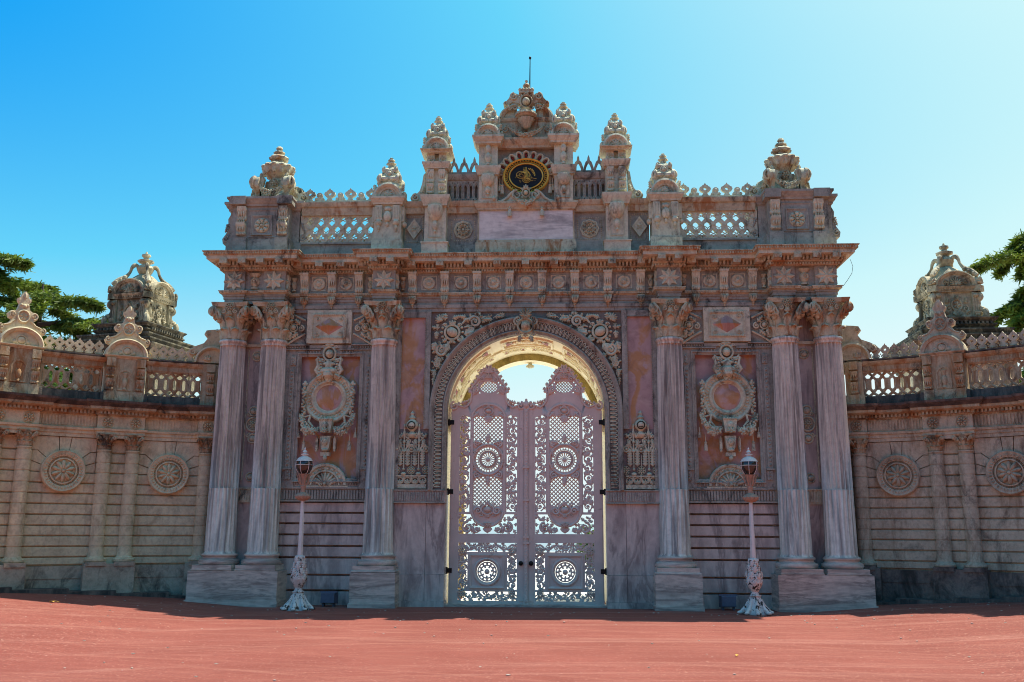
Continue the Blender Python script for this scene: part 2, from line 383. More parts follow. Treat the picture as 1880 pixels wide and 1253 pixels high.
# ------------------------------------------------------------------ ornament kit (all drawn in the xz plane, standing out towards -y from the frame's y = 0)
def ring(m, x, z, r, w, h, n=28, rz=None, y=0):
    k = (rz or r)/r
    rings = []
    for i in range(n+1):
        a = 2*PI*i/n; c, s_ = math.cos(a), math.sin(a); q = []
        for j in range(8):
            b = 2*PI*j/8; rr = r+w*math.cos(b); q.append((x+rr*c, y-h*math.sin(b), z+rr*k*s_))
        rings.append(q)
    m.loft(rings, True, False)
def petals(m, x, z, r0, r1, n, h=.03, wd=None, y=0, a0=0):
    wd = wd or PI*(r0+r1)/2/n*.92
    for i in range(n):
        a = a0+2*PI*i/n; rr = (r0+r1)/2
        m.ell(x+rr*math.cos(a), y, z+rr*math.sin(a), (r1-r0)/2*1.08, h, wd, a)
def rosette(m, x, z, r, n=8, h=.05, y=0):
    ring(m, x, z, r*.93, r*.09, h*.6, y=y, n=20); petals(m, x, z, r*.25, r*.86, n, h*.8, y=y); m.ell(x, y, z, r*.26, h*1.3)
    if r > .1: ring(m, x, z, r*.3, r*.05, h*1.1, y=y, n=14)
def star(m, x, z, r, n=8, h=.06, y=0):
    v = [(x, y-h, z)]; f = []
    for i in range(2*n):
        a = PI/2+PI*i/n; rr = r if i % 2 == 0 else r*.62; v.append((x+rr*math.cos(a), y-(.35*h if i % 2 else .7*h), z+rr*math.sin(a)))
    for i in range(2*n): a = PI/2+PI*i/n; rr = (r if i % 2 == 0 else r*.62); v.append((x+rr*math.cos(a), y+.02, z+rr*math.sin(a)))
    for i in range(2*n):
        j = (i+1) % (2*n); f.append((0, 1+i, 1+j)); f.append((1+i, 1+2*n+i, 1+2*n+j, 1+j))
    m.add(v, f); petals(m, x, z, r*.3, r*.82, n, h*.75, r*.09, y=y-h*.2, a0=PI/2); m.ell(x, y-h*.6, z, r*.16, h*.7)
def spiral(m, x, z, r, w, turns=1.6, a0=0, d=1, y=0, h=None, tail=None):
    """volute: rolls inwards from angle a0, direction d; tail = optional run-in points"""
    k = int(10*turns)+4; pts = []; rad = []
    for i in range(k+1):
        t = i/k; rr = r*(1-.86*t); a = a0+d*2*PI*turns*t; pts.append((x+rr*math.cos(a), y-w*.4-(w*.5*t), z+rr*math.sin(a))); rad.append(w*(1-.5*t))
    if tail: pts = [(p[0], y-w*.3, p[1]) for p in tail]+pts; rad = [w*.55+.45*w*i/len(tail) for i in range(len(tail))]+rad
    m.tube(pts, rad, 5, 1.2); m.ell(x, y-w, z, r*.2, w*1.2, r*.2)
def acanth(m, x, z, a, L, W, h=.03, n=3, y=0):
    """lobed leaf from (x, z) pointing along angle a"""
    c, s_ = math.cos(a), math.sin(a)
    m.ell(x+c*L*.5, y-h*.5, z+s_*L*.5, L*.52, h, W*.22, a, 6, 4)
    for i in range(n):
        t = (i+.6)/n; ll = W*.62*(1-.45*t)
        for d in (1, -1):
            b = a+d*(.95-.4*t); m.ell(x+c*L*t*.8+math.cos(b)*ll*.55, y-h*.25, z+s_*L*t*.8+math.sin(b)*ll*.55, ll*.62, h*.8, W*.17, b, 6, 4)
def palmette(m, x, z, r, n=7, h=.03, spread=1.25, y=0, a=PI/2):
    for i in range(n):
        t = -1+2*i/(n-1); b = a-t*spread; L = r*(1-.28*abs(t)**1.5); m.ell(x+math.cos(b)*L*.52, y-h*.4, z+math.sin(b)*L*.52, L*.5, h, r*.95/n, b, 7, 4)
    m.ell(x, y-h*.4, z, r*.17, h*1.1)
def cartouche(m, x, z, rx, rz, h=.07, y=0, boss=True):
    ring(m, x, z, rx*.8, rx*.14, h*.7, rz=rz*.8, y=y, n=22)
    if boss: m.ell(x, y, z, rx*.5, h*1.5, rz*.5, 0, 12, 8)
    for sx in (1, -1):
        for sz in (1, -1): spiral(m, x+sx*rx*.78, z+sz*rz*.78, rx*.26, rx*.09, 1.3, 0 if sx > 0 else PI, sx*sz, y=y)
    palmette(m, x, z+rz*.85, rx*.55, 5, h*.6, y=y); palmette(m, x, z-rz*.85, rx*.45, 5, h*.6, y=y, a=-PI/2)
def garland(m, x0, z0, x1, z1, sag, r, y=0, n=18, rnd=None, depth=.1):
    rnd = rnd or random.Random(3); pts = []
    for i in range(n+1):
        t = i/n; pts.append((x0+(x1-x0)*t, y-depth*math.sin(PI*t)-r*.5, z0+(z1-z0)*t-sag*4*t*(1-t)))
    m.tube(pts, [.75*r*(.35+.65*math.sin(PI*min(1, max(0, i/n)))) for i in range(n+1)], 7)
    for i, p in enumerate(pts):
        k = r*(.35+.65*math.sin(PI*i/n))
        for q in range(6):
            a = rnd.uniform(0, 2*PI); b = rnd.uniform(.3, 1.0); z_ = k*rnd.uniform(.2, .36); m.ell(p[0]+math.cos(a)*k*b, p[1]-k*(1.15-.6*b), p[2]+math.sin(a)*k*b, z_, z_*1.3, z_, 0, 6, 4)
def tassel(m, x, z, L, r, y=0):
    m.tube([(x, y-r*.4, z), (x, y-r*.4, z-L*.45)], r*.28, 5)
    m.at(x, y-r*.4, z-L).lathe([(.0, 0), (r*.95, 0), (r*.85, L*.3), (r*.55, L*.42), (r*.8, L*.48), (r*.3, L*.56), (0, L*.58)], 9)
def eggs(m, x0, z0, x1, z1, n, w, l, h=.02, y=0, a=None):
    an = math.atan2(z1-z0, x1-x0) if a is None else a
    for i in range(n):
        t = (i+.5)/n; m.ell(x0+(x1-x0)*t, y, z0+(z1-z0)*t, w, h, l, an, 6, 4)
def frame(m, x0, x1, z0, z1, w, h, y=0, t=None):
    """picture frame moulding"""
    pr = [(0, 0), (0, h), (w*.3, h), (w*.45, h*.55), (w*.8, h*.4), (w, 0)]
    c = [(x0, z0, 1, 1), (x1, z0, -1, 1), (x1, z1, -1, -1), (x0, z1, 1, -1), (x0, z0, 1, 1)]
    m.loft([[(x+sx*o, y-k, z+sz*o) for o, k in pr] for x, z, sx, sz in c], True, False)
def console(m, x, z0, z1, w, d, y=0, leaf=True):
    """scrolled bracket between heights z0 < z1: deep at the top, curling back to the wall"""
    H = z1-z0; prof = [(0, z1), (-d, z1), (-d, z1-H*.12), (-d*.95, z1-H*.25), (-d*.75, z1-H*.42), (-d*.52, z1-H*.6), (-d*.5, z1-H*.75), (-d*.62, z1-H*.86), (-d*.5, z1-H*.97), (-d*.2, z0), (0, z0)]
    k = len(prof); v = [(x-w, y+a, b) for a, b in prof]+[(x+w, y+a, b) for a, b in prof]
    f = [(i, (i+1) % k, k+(i+1) % k, k+i) for i in range(k)]+[tuple(range(k))[::-1], tuple(range(k, 2*k))]
    m.add(v, f)
    for sx in (-1, 1): m.ell(x+sx*w, y-d*.6, z1-H*.2, w*.16, d*.28, H*.15); m.ell(x+sx*w, y-d*.35, z1-H*.85, w*.16, d*.2, H*.1)
    if leaf:
        for i in (-1, 0, 1): m.ell(x+i*w*.55, y-d*.72, z1-H*.45, w*.26, d*.22, H*.25, 0, 6, 4); m.ell(x+i*w*.55, y-d*.58, z0+H*.1, w*.26, d*.16, H*.11, 0, 6, 4)
def urn_prof(k, h): return [(r*k, z*h) for r, z in k]
def gadroon(n, d=.08): return lambda a, z: 1+d*abs(math.cos(n*a/2))-d/2
def finial(m, h, r):
    """small tiered finial: scrolled foot, bossed shoulder with scrolls, stacked cap"""
    m.box(-r*.95, r*.95, -r*.7, r*.7, 0, h*.05)
    for k in range(4):
        q = m.at(rz=k*PI/2); f = -r*.62
        for sx in (-1, 1):
            spiral(q, sx*r*.60, h*.16, r*.36, r*.12, 1.4, PI/2, -sx, y=f); q.ell(sx*r*.62, f*.6, h*.16, r*.36, r*.45, h*.11)
            spiral(q, sx*r*.38, h*.50, r*.24, r*.08, 1.3, PI/2, -sx, y=f*.75); q.ell(sx*r*.40, f*.45, h*.49, r*.26, r*.34, h*.085)
            q.ell(sx*r*.30, f*.6, h*.33, r*.26, r*.25, h*.09)
        ring(q, 0, h*.36, r*.27, r*.08, r*.1, y=f*.95, n=14); q.ell(0, f, h*.36, r*.2, r*.22, r*.2, 0, 10, 7)
    m.lathe([(r*.72, h*.05), (r*.72, h*.22), (r*.6, h*.36), (r*.55, h*.5), (r*.42, h*.60), (r*.25, h*.64)], 12)
    m.at(z=h*.6).lathe([(r*.25, 0), (r*.26, h*.03), (r*.30, h*.05), (r*.22, h*.1), (r*.24, h*.13), (r*.38, h*.16), (r*.36, h*.2), (r*.2, h*.22), (r*.15, h*.25), (r*.28, h*.28), (r*.25, h*.32), (r*.1, h*.335), (r*.12, h*.36), (r*.14, h*.38), (0, h*.41)], 14, lambda a, z: 1+.08*math.cos(8*a))
# ================================================================== THE GATEWAY
G = tag(empty('ceremonial_gateway'), 'tall ornate marble gateway with six fluted columns, an arch and a gilded oval medallion', 'gateway')
XC = (3.11, 5.573, 6.488)
def both(fn, name, mat, parent=G, angle=38, label=None):
    """build the part for the right half and its mirror for the left half"""
    out = []
    for s in (1, -1):
        m = MB(T=MIR if s < 0 else None); fn(m); o = m.build(name, mat, parent, angle); out.append(o)
    return out
# --- masonry mass
m = MB()
for s in (1, -1):
    m.box(s*2.0, s*6.55, .36, 3.0, -.1, 7.3)
    m.box(s*2.55, s*3.5, .32, .6, -.1, 6.4); m.box(s*5.2, s*6.55, .30, .6, -.1, 6.4)
m.box(-2.0, 2.0, .45, 3.0, 6.0, 7.3)
m.build('wall', 'slab', G)
A0 = 4.08
def arch_pts(r, n=32, z0=-.1, cz=A0): return [(-r, z0)]+[(r*math.cos(PI-PI*i/n), cz+r*math.sin(PI*i/n)) for i in range(n+1)]+[(r, z0)]
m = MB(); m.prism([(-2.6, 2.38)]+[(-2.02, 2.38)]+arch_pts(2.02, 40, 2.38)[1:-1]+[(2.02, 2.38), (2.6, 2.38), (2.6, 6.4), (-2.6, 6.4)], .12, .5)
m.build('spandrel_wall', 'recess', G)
# --- pier beside the door: smooth veined slabs below, fluted band, relief above
def pier(m):
    m.box(1.70, 2.105, .0, .5, .12, .655); m.box(2.112, 2.80, .0, .5, .12, .655); m.box(1.69, 2.82, -.04, .5, -.1, .115)
    m.box(1.70, 2.105, .035, .5, .66, 2.115); m.box(2.112, 2.80, .03, .5, .66, 2.115)
    m.box(1.70, 2.105, -.0, .5, 2.12, 2.40); m.box(2.112, 2.80, -.0, .5, 2.12, 2.40)
both(pier, 'pier_slabs', 'slab')
def fl(m):
    for x0, x1, n in ((1.72, 2.09, 7), (2.13, 2.74, 12)):
        w_ = (x1-x0)/n
        for i in range(n): m.prism([(x0+w_*(i+.2), 2.17), (x0+w_*(i+.8), 2.17), (x0+w_*(i+.8), 2.34), (x0+w_*(i+.5), 2.37), (x0+w_*(i+.2), 2.34)], -.025, .0)
    m.box(1.70, 2.8, -.035, .0, 2.12, 2.145); m.box(1.70, 2.8, -.035, .0, 2.38, 2.405)
both(fl, 'fluted_band', 'stone_grey')
def opanel(m): m.box(2.2, 2.74, .09, .2, 3.2, 6.2)
both(opanel, 'coloured_marble_panel', 'orange')
def oframe(m):
    m.box(2.09, 2.205, .03, .4, 3.7, 6.30); m.box(2.735, 2.9, .03, .4, 2.4, 6.30); m.box(2.2, 2.74, .03, .4, 6.16, 6.30)
    
    eggs(m, 2.2, 3.8, 2.2, 6.15, 46, .017, .02, .02, y=.03, a=0); eggs(m, 2.735, 3.8, 2.735, 6.15, 46, .017, .02, .02, y=.03, a=0); eggs(m, 2.22, 6.165, 2.72, 6.165, 12, .017, .017, .02, y=.03)
both(oframe, 'panel_frame', 'stone_grey')
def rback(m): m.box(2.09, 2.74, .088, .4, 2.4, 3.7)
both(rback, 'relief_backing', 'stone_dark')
def relief(m):
    # carved screen of urn, lanterns, arches and rosettes on the pier
    m = m.at(y=.07)
    m.box(2.12, 2.78, -.03, .05, 2.43, 2.52)
    for i in range(4):
        x = 2.2+.165*i; ring(m, x, 2.6, .07, .018, .03, 12); palmette(m, x, 2.54, .1, 5, .03); m.ell(x+.08, 0, 2.66, .03, .04, .07)
    m.box(2.12, 2.78, -.045, .0, 2.68, 2.71)
    for x in (2.13, 2.455, 2.78): rosette(m, x, 2.82, .09, 8, .045)
    for x in (2.295, 2.615): m.ell(x, -.03, 2.74, .06, .05, .04); m.ell(x, -.03, 2.84, .03, .05, .03); m.tube([(x, -.03, 2.86), (x, -.04, 3.22)], .014, 6); m.ell(x, -.03, 3.22, .035, .05, .035); m.tube([(x, -.03, 3.22), (x, -.04, 3.75)], .018, 6)
    for x in (2.295, 2.615):
        m.ell(x, -.03, 3.42, .03, .05, .05); m.ell(x, -.03, 3.6, .035, .05, .07); m.ell(x, -.03, 3.75, .02, .04, .06)
        for sx in (1, -1): spiral(m, x+sx*.075, 3.55, .06, .02, 1.4, PI/2, sx)
    for x in (2.455,): m.tube([(x, -.02, 2.9), (x, -.03, 3.15)], .01, 5)
    for k in range(6):
        for x in (2.375, 2.535, 2.215, 2.695): acanth(m, x, 2.90+.055*k, PI/2, .09, .12, .035, 2, y=-.01)
    for x in (2.2, 2.38, 2.53, 2.7): acanth(m, x, 3.3, PI/2, .16, .12, .04, 3); acanth(m, x, 3.5, PI/2+.6, .12, .1, .04, 2)
    for x0 in (2.455, 2.14, 2.77):
        m.tube([(x0+.13*math.cos(a), -.02, 3.22+.14*math.sin(a)) for a in np.linspace(0 if x0 < 2.7 else PI/2, PI if x0 > 2.2 else PI/2, 9)], .022, 6)
        ring(m, x0, 3.27, .06, .02, .04, 12); m.ell(x0, 0, 3.27, .04, .06)
        for sx in (1, -1): spiral(m, x0+sx*.07, 3.44, .055, .018, 1.4, 0, sx) if 2.1 < x0+sx*.07 < 2.8 else None
    m.at(2.455, -.01, 3.5).lathe([(.0, 0), (.05, .01), (.09, .05), (.1, .09), (.06, .12), (.04, .15), (.1, .2), (.135, .27), (.12, .34), (.07, .39), (.05, .41), (.08, .44), (.05, .47), (.03, .5), (.045, .54), (0, .6)], 16)
    for r in (.04, .08): ring(m, 2.455, 3.77, r, .01, .0, 16, y=-.13)
both(relief, 'carved_urn_relief', 'stone')
# --- archivolt
def arc_profile(m, prof, zlow, n=56):
    """prof [(radius, y)] carried up the left jamb, round the arch and down the right jamb"""
    rings = [[(-r, y, zlow) for r, y in prof]]
    for i in range(n+1):
        a = PI-PI*i/n; rings.append([(r*math.cos(a), y, A0+r*math.sin(a)) for r, y in prof])
    rings.append([(r, y, zlow) for r, y in prof]); m.loft(rings, False, False)
m = MB()
arc_profile(m, [(2.075, .14), (2.075, -.06), (2.05, -.08), (2.01, -.06), (1.99, -.02), (1.968, -.01), (1.966, .05), (1.80, .05), (1.79, -.01), (1.765, -.02), (1.74, .02), (1.71, .03), (1.70, .12), (1.70, .22)], 2.4)
m.build('archivolt', 'stone_grey', G)
m = MB(); arc_profile(m, [(1.975, .045), (1.795, .045)], 2.42); m.build('moulding_channel', 'stone_dark', G)
m = MB()
def darts(f0, f1, w_, l_, step):
    L = 2*1.885*PI/2+2*(A0-2.45); n = int(L/step)
    for i in range(n):
        d = (i+.5)*L/n; hz = A0-2.45
        if d < hz: x, z, a = -1.885, 2.45+d, PI
        elif d > L-hz: x, z, a = 1.885, 2.45+(L-d), 0
        else:
            a = PI-(d-hz)/1.885; x, z = 1.885*math.cos(a), A0+1.885*math.sin(a)
        c, s_ = math.cos(a), math.sin(a)
        P_ = lambda dr, dt, y: (x+c*dr-s_*dt, y, z+s_*dr+c*dt)
        m.tube([P_(-.075, w_, .0), P_(.03, w_, -.015), P_(.065, w_*.5, -.02), P_(.075, 0, -.02), P_(.065, -w_*.5, -.02), P_(.03, -w_, -.015), P_(-.075, -w_, .0)], .010, 4)
        m.ell(x+c*.0, .02, z+s_*.0, l_, .02, w_*.38, a, 6, 4)
darts(0, 0, .030, .055, .088)
m.build('egg_and_dart_moulding', 'stone', G)
# keystone cartouche
m = MB(T=Matrix.Translation((0, -.1, 0)))
cartouche(m, 0, 5.93, .21, .2, .1); palmette(m, 0, 6.14, .2, 7, .06, 1.3); 
for sx in (1, -1): spiral(m, sx*.17, 6.02, .09, .03, 1.5, PI/2, -sx); acanth(m, sx*.1, 5.72, -PI/2+sx*.3, .16, .12, .05)
m.box(-.09, .09, -.03, .25, 5.74, 6.2); m.build('keystone_cartouche', 'stone_warm', G)
# spandrel reliefs
def spandrel(m):
    m = m.at(y=.06)
    def scroll(x, z, r, a0, d, tail, y=-.01):
        spiral(m, x, z, r, r*.3, 1.7, a0, d, y=y, tail=tail)
        for i in range(6):
            a = a0+d*(-.2+i*.72); acanth(m, x+math.cos(a)*r*1.05, z+math.sin(a)*r*1.05, a+d*.55, r*.7, r*.62, .045, 2)
    cx_, cz_ = 1.62, 5.83
    cartouche(m, cx_, cz_, .20, .20, .075)
    m.ell(cx_, -.02, cz_, .13, .12, .105, .6, 12, 8)
    for a in np.linspace(0, 2*PI, 15)[:-1]: m.ell(cx_+.235*math.cos(a), -.01, cz_+.235*math.sin(a), .035, .05, .03, a)
    palmette(m, 1.86, 6.1, .17, 7, .05, 1.2, a=PI/4); palmette(m, 1.43, 5.68, .12, 5, .05, 1.1, a=-2.5)
    scroll(1.12, 6.06, .13, .3, 1, [(1.4, 6.02), (1.32, 6.12), (1.24, 6.13)]); scroll(.80, 6.13, .06, 2, -1, [(1.0, 6.12), (.92, 6.18)])
    scroll(.52, 6.2, .045, 1, 1, [(.72, 6.14), (.62, 6.22)]); scroll(1.2, 5.86, .08, 3, -1, [(1.36, 5.94), (1.28, 5.96)])
    acanth(m, 1.36, 5.78, 2.9, .24, .2, .05, 4); acanth(m, .98, 6.12, 3.2, .26, .14, .05, 4); acanth(m, .7, 6.17, 3.1, .2, .1, .04, 3)
    scroll(1.84, 5.42, .13, 1.2, -1, [(1.72, 5.62), (1.68, 5.52), (1.72, 5.44)]); scroll(1.95, 5.12, .075, 1.9, 1, [(1.9, 5.28), (1.85, 5.2)])
    scroll(1.99, 4.9, .05, 1.9, -1, [(1.97, 5.0), (1.99, 4.98)]); acanth(m, 1.72, 5.58, -1.2, .22, .2, .05, 4); acanth(m, 1.93, 5.3, -1.5, .24, .14, .05, 4)
    acanth(m, 2.0, 5.02, -1.6, .22, .1, .04, 4); acanth(m, 1.98, 5.62, -1.3, .2, .16, .045, 3); acanth(m, 2.02, 4.84, -1.6, .2, .09, .04, 3)
    rf = random.Random(31)
    for i in range(150):
        x = rf.uniform(.28, 2.0); z = rf.uniform(4.75, 6.22); d = math.hypot(x, z-A0)
        if d < 2.16: continue
        if math.hypot(x-cx_, z-cz_) < .30: continue
        acanth(m, x, z, rf.uniform(0, 2*PI), rf.uniform(.1, .17), rf.uniform(.08, .12), .035, 2, y=.03)
    acanth(m, 1.3, 6.16, .2, .18, .12, .04, 3); acanth(m, 1.62, 6.14, 2.8, .18, .12, .04, 3); acanth(m, 1.96, 5.86, -1.5, .18, .12, .04, 3)
both(spandrel, 'spandrel_relief', 'stone')
# --- side bays
BX = 4.33
def bay_courses(m):
    zs = [2.145, 1.915, 1.69, 1.455, 1.22, .98, .62, .3, -.1]
    for a, b in zip(zs, zs[1:]): m.frustum(3.3, 5.35, .19 if b > .9 else .2, .4, b+.006, a-.006, .016)
both(bay_courses, 'rusticated_courses', 'slab')
def bay_flutes(m):
    m.box(3.3, 5.35, .17, .4, 2.15, 2.45); m.box(3.3, 5.35, .12, .2, 2.425, 2.46); m.box(3.3, 5.35, .13, .2, 2.15, 2.185)
    for i in range(30):
        x = 3.42+.061*i; m.prism([(x, 2.2), (x+.034, 2.2), (x+.034, 2.385), (x+.017, 2.405), (x, 2.385)], .135, .175)
both(bay_flutes, 'fluted_band', 'stone_grey')
def bay_panel(m): m.box(3.6, 5.05, .29, .4, 2.5, 5.4)
both(bay_panel, 'coloured_marble_panel', 'orange')
def bay_frame(m):
    m.box(3.3, 3.62, .13, .4, 2.46, 6.42); m.box(5.02, 5.35, .13, .4, 2.46, 6.42); m.box(3.62, 5.02, .13, .4, 5.37, 6.42)
    m.box(3.62, 5.02, .15, .4, 2.46, 2.6)
    for x in (3.59, 5.06): m.box(x-.03, x+.03, .14, .4, 2.5, 5.4)
    frame(m, 3.58, 5.06, 2.56, 5.40, .09, .05, y=.15)
    # beaded strips at the sides, with ears top and bottom
    for x in (3.475, 5.165):
        m.box(x-.055, x+.055, .10, .14, 2.85, 5.05); eggs(m, x, 2.9, x, 5.02, 24, .03, .03, .035, y=.1, a=0)
        for z in (2.72, 5.22): m.box(x-.075, x+.04, .1, .14, z-.1, z+.1); eggs(m, x-.02, z-.09, x-.02, z+.09, 3, .025, .03, .03, y=.1, a=0)
        m.box(x-.09, x+.09, .07, .14, 2.83, 2.87)
    # moulding between the panel and the plaque
    for x0, x1, z in ((3.34, 3.86, 5.52), (4.80, 5.32, 5.52), (3.80, 4.12, 5.42), (4.54, 4.86, 5.42)):
        m.box(x0, x1, .07, .14, z+.035, z+.065); eggs(m, x0, z, x1, z, int((x1-x0)/.055), .022, .03, .035, y=.12, a=0); m.box(x0, x1, .09, .14, z-.06, z-.035)
    m.box(3.86, 4.80, .08, .14, 5.5, 5.56)
    for i in range(24): m.ell(3.66+i*.058, .14, 2.53, .02, .02, .035)
both(bay_frame, 'panel_frame', 'stone_grey')
def bay_ring(m):
    m = m.at(y=.2)
    m.lathe([(0, 0)]) if 0 else None
    mm = m.at(BX, 0, 4.40, rx=PI/2)      # lathe axis points to the front
    mm.lathe([(.56, -.12), (.56, .06), (.53, .085), (.49, .075), (.47, .05), (.40, .04), (.385, .075), (.35, .09), (.325, .07), (.31, .045), (.285, .04), (.28, .0)], 48)
    for i in range(40): a = 2*PI*i/40; m.ell(BX+.435*math.cos(a), -.05, 4.40+.435*math.sin(a), .04, .03, .018, a, 6, 4)
both(bay_ring, 'oval_ring_frame', 'stone')
def bay_disc(m): m.at(BX, .20, 4.40, rx=PI/2).lathe([(.3, -.02), (.3, .02), (.27, .035), (0, .045)], 28)
both(bay_disc, 'coloured_marble_disc', 'orange')
def bay_crown(m):
    m = m.at(y=.1)
    x = BX+.01
    cartouche(m, x, 5.37, .17, .19, .07); m.ell(x, -.02, 5.37, .085, .11)
    palmette(m, x, 5.56, .15, 5, .05, 1.5)
    m.ell(x, -.03, 5.1, .09, .1, .13); m.ell(x, -.03, 5.14, .15, .08, .05); m.ell(x, -.05, 4.98, .2, .12, .09); m.ell(x, -.06, 4.9, .12, .14, .1)
    for sx in (1, -1):
        spiral(m, x+sx*.2, 5.02, .09, .035, 1.5, PI/2, -sx); acanth(m, x+sx*.1, 4.93, -PI/2+sx*1.0, .2, .16, .06, 3)
        m.tube([(x+sx*.14, 0, 5.24), (x+sx*.27, -.03, 5.25), (x+sx*.24, -.04, 5.1), (x+sx*.29, -.04, 5.0), (x+sx*.22, -.03, 4.88)], [.03, .03, .035, .045, .02], 6)
        spiral(m, x+sx*.27, 5.24, .055, .02, 1.3, PI/2, sx)
        for k in range(4): m.ell(x+sx*(.2-.02*k), -.03, 5.2-.07*k, .035, .05, .028, .5*sx)
    acanth(m, x, 4.98, -PI/2, .25, .22, .07, 4)
both(bay_crown, 'carved_crown', 'stone')
def bay_pendant(m):
    m = m.at(y=.1); x = BX+.01
    # pendant bracket under the ring
    m.prism([(x-.15, 3.93), (x+.15, 3.93), (x+.11, 3.62), (x-.11, 3.62)], -.12, .1); palmette(m, x, 3.62, .13, 5, .06, 1.2, y=-.12); m.ell(x, -.12, 3.78, .07, .05, .07)
    for i in range(5): m.ell(x-.12+.06*i, -.12, 3.91, .025, .04, .03)
    m.prism([(x-.12, 3.55), (x+.12, 3.55), (x+.09, 3.3), (x+.05, 3.22), (x-.05, 3.22), (x-.09, 3.3)], -.08, .1); m.ell(x, -.09, 3.42, .07, .06, .08); spiral(m, x, 3.42, .06, .02, 1.4, 0, 1, y=-.12)
    m.box(x-.1, x+.1, -.05, .1, 3.12, 3.2); m.ell(x, -.03, 3.08, .05, .06, .06); m.ell(x, -.05, 3.25, .08, .07, .04)
    for sx in (1, -1): m.box(x+sx*.17, x+sx*.22, -.03, .08, 3.27, 3.5); m.ell(x+sx*.195, -.0, 3.24, .03, .04, .04); m.ell(x+sx*.195, -.0, 3.52, .02, .03, .03)
both(bay_pendant, 'carved_pendant', 'stone')
def bay_garlands(m, sx):
    m = m.at(y=.14); rnd = random.Random(8+sx)
    if 1:
        x = BX+sx*.53
        for k in range(12): m.ell(x+sx*.03*math.sin(k*1.3), -.05, 4.62-.062*k, .035+.018*(k % 2), .06, .03, .9*k); m.ell(x-sx*.03*math.sin(k*1.3), -.04, 4.59-.062*k, .03, .05, .025, -.7*k)
        palmette(m, x, 4.66, .12, 3, .04, .7); m.ell(x, -.03, 4.5, .075, .07, .05)
        garland(m, BX+sx*.60, 4.02, BX+sx*.16, 3.74, .22, .105, 0, 26, rnd, .08)
        m.tube([(BX+sx*.5, -.04, 3.97), (BX+sx*.37, -.07, 4.0), (BX+sx*.40, -.08, 3.86), (BX+sx*.3, -.07, 3.75)], [.02, .035, .03, .02], 6)
        tassel(m, BX+sx*.50, 3.6, .36, .045); tassel(m, BX+sx*.62, 3.74, .22, .04)
for gs in (1, -1): both(lambda m: bay_garlands(m, gs), 'carved_flower_garland', 'stone')
def shell(m):
    m = m.at(BX+.0, .18, 2.5); n = 24
    m.prism([(.4*math.cos(a), .4*math.sin(a)) for a in np.linspace(0, PI, 17)], -.01, .12)
    prof = [(.47, .15), (.47, -.06), (.45, -.08), (.41, -.07), (.39, -.035), (.33, -.03), (.32, -.07), (.29, -.07), (.285, .05)]
    m.loft([[(r*math.cos(a), y, r*math.sin(a)) for r, y in prof] for a in np.linspace(0, PI, n+1)], False, False)
    for i in range(10): a = PI*(i+.5)/10; m.ell(.36*math.cos(a), -.04, .36*math.sin(a), .026, .03)
    for i in range(9): a = PI*(i+.5)/9; m.ell(.15*math.cos(a), -.03, .02+.15*math.sin(a), .135, .05, .03, a)
    for sx in (1, -1): spiral(m, sx*.09, .03, .05, .018, 1.3, PI/2, -sx, y=-.05)
    m.ell(0, -.06, .03, .05, .05)
    m.box(-.5, .5, -.06, .05, -.045, -.01)
both(shell, 'shell_niche', 'stone')
def plaque(m):
    m = m.at(BX+.03, .0, 5.965)
    m.frustum(-.52, .52, .03, .4, -.39, .40, .02)
    frame(m, -.39, .39, -.27, .29, .05, .035, y=.03); 
    for z in (.265, -.245): eggs(m, -.37, z, .37, z, 15, .017, .02, .02, y=.0, a=0)
    for x in (-.365, .365): eggs(m, x, -.25, x, .27, 9, .016, .02, .02, y=.0, a=0)
    for sx in (1, -1):
        for sz in (1, -1): spiral(m, sx*.26, .01+sz*.17, .05, .014, 1.6, 0, sx*sz, y=.02)
both(plaque, 'rectangular_plaque', 'stone')
def diamond(m):
    m = m.at(BX+.03, .03, 5.975); v = [(0, -.13, 0), (.31, 0, 0), (0, 0, .19), (-.31, 0, 0), (0, 0, -.19)]
    m.add(v, [(0, 2, 1), (0, 3, 2), (0, 4, 3), (0, 1, 4)])
for o in both(diamond, 'coloured_marble_diamond', 'orange', angle=5): pass
def plaque_side(m, sx):
    if 1:
        q = m.at(BX+.03+sx*.76, .09, 5.92, sx=sx)
        q.tube([(-.22, -.02, .2), (.0, -.03, .3), (.2, -.03, .42)], .022, 4); q.tube([(-.22, -.02, -.1), (0, -.03, -.22), (.2, -.03, -.36)], .022, 4); q.tube([(.22, -.02, .42), (.24, -.02, -.36)], .02, 4)
        q.ell(.05, -.03, .04, .06, .08); ring(q, .05, .04, .085, .02, .03, 14); spiral(q, -.12, .02, .07, .024, 1.5, PI/2, 1); spiral(q, .14, -.18, .055, .02, 1.5, 0, -1); spiral(q, .14, .24, .055, .02, 1.5, 0, 1)
        acanth(q, -.1, .1, .8, .2, .13, .05, 3); acanth(q, -.06, -.06, -.8, .2, .13, .05, 3); acanth(q, .1, .12, 1.2, .14, .12, .04, 3); acanth(q, .1, -.05, -1.2, .14, .12, .04, 3)
for gs in (1, -1): both(lambda m: plaque_side(m, gs), 'scrollwork_bracket', 'stone')
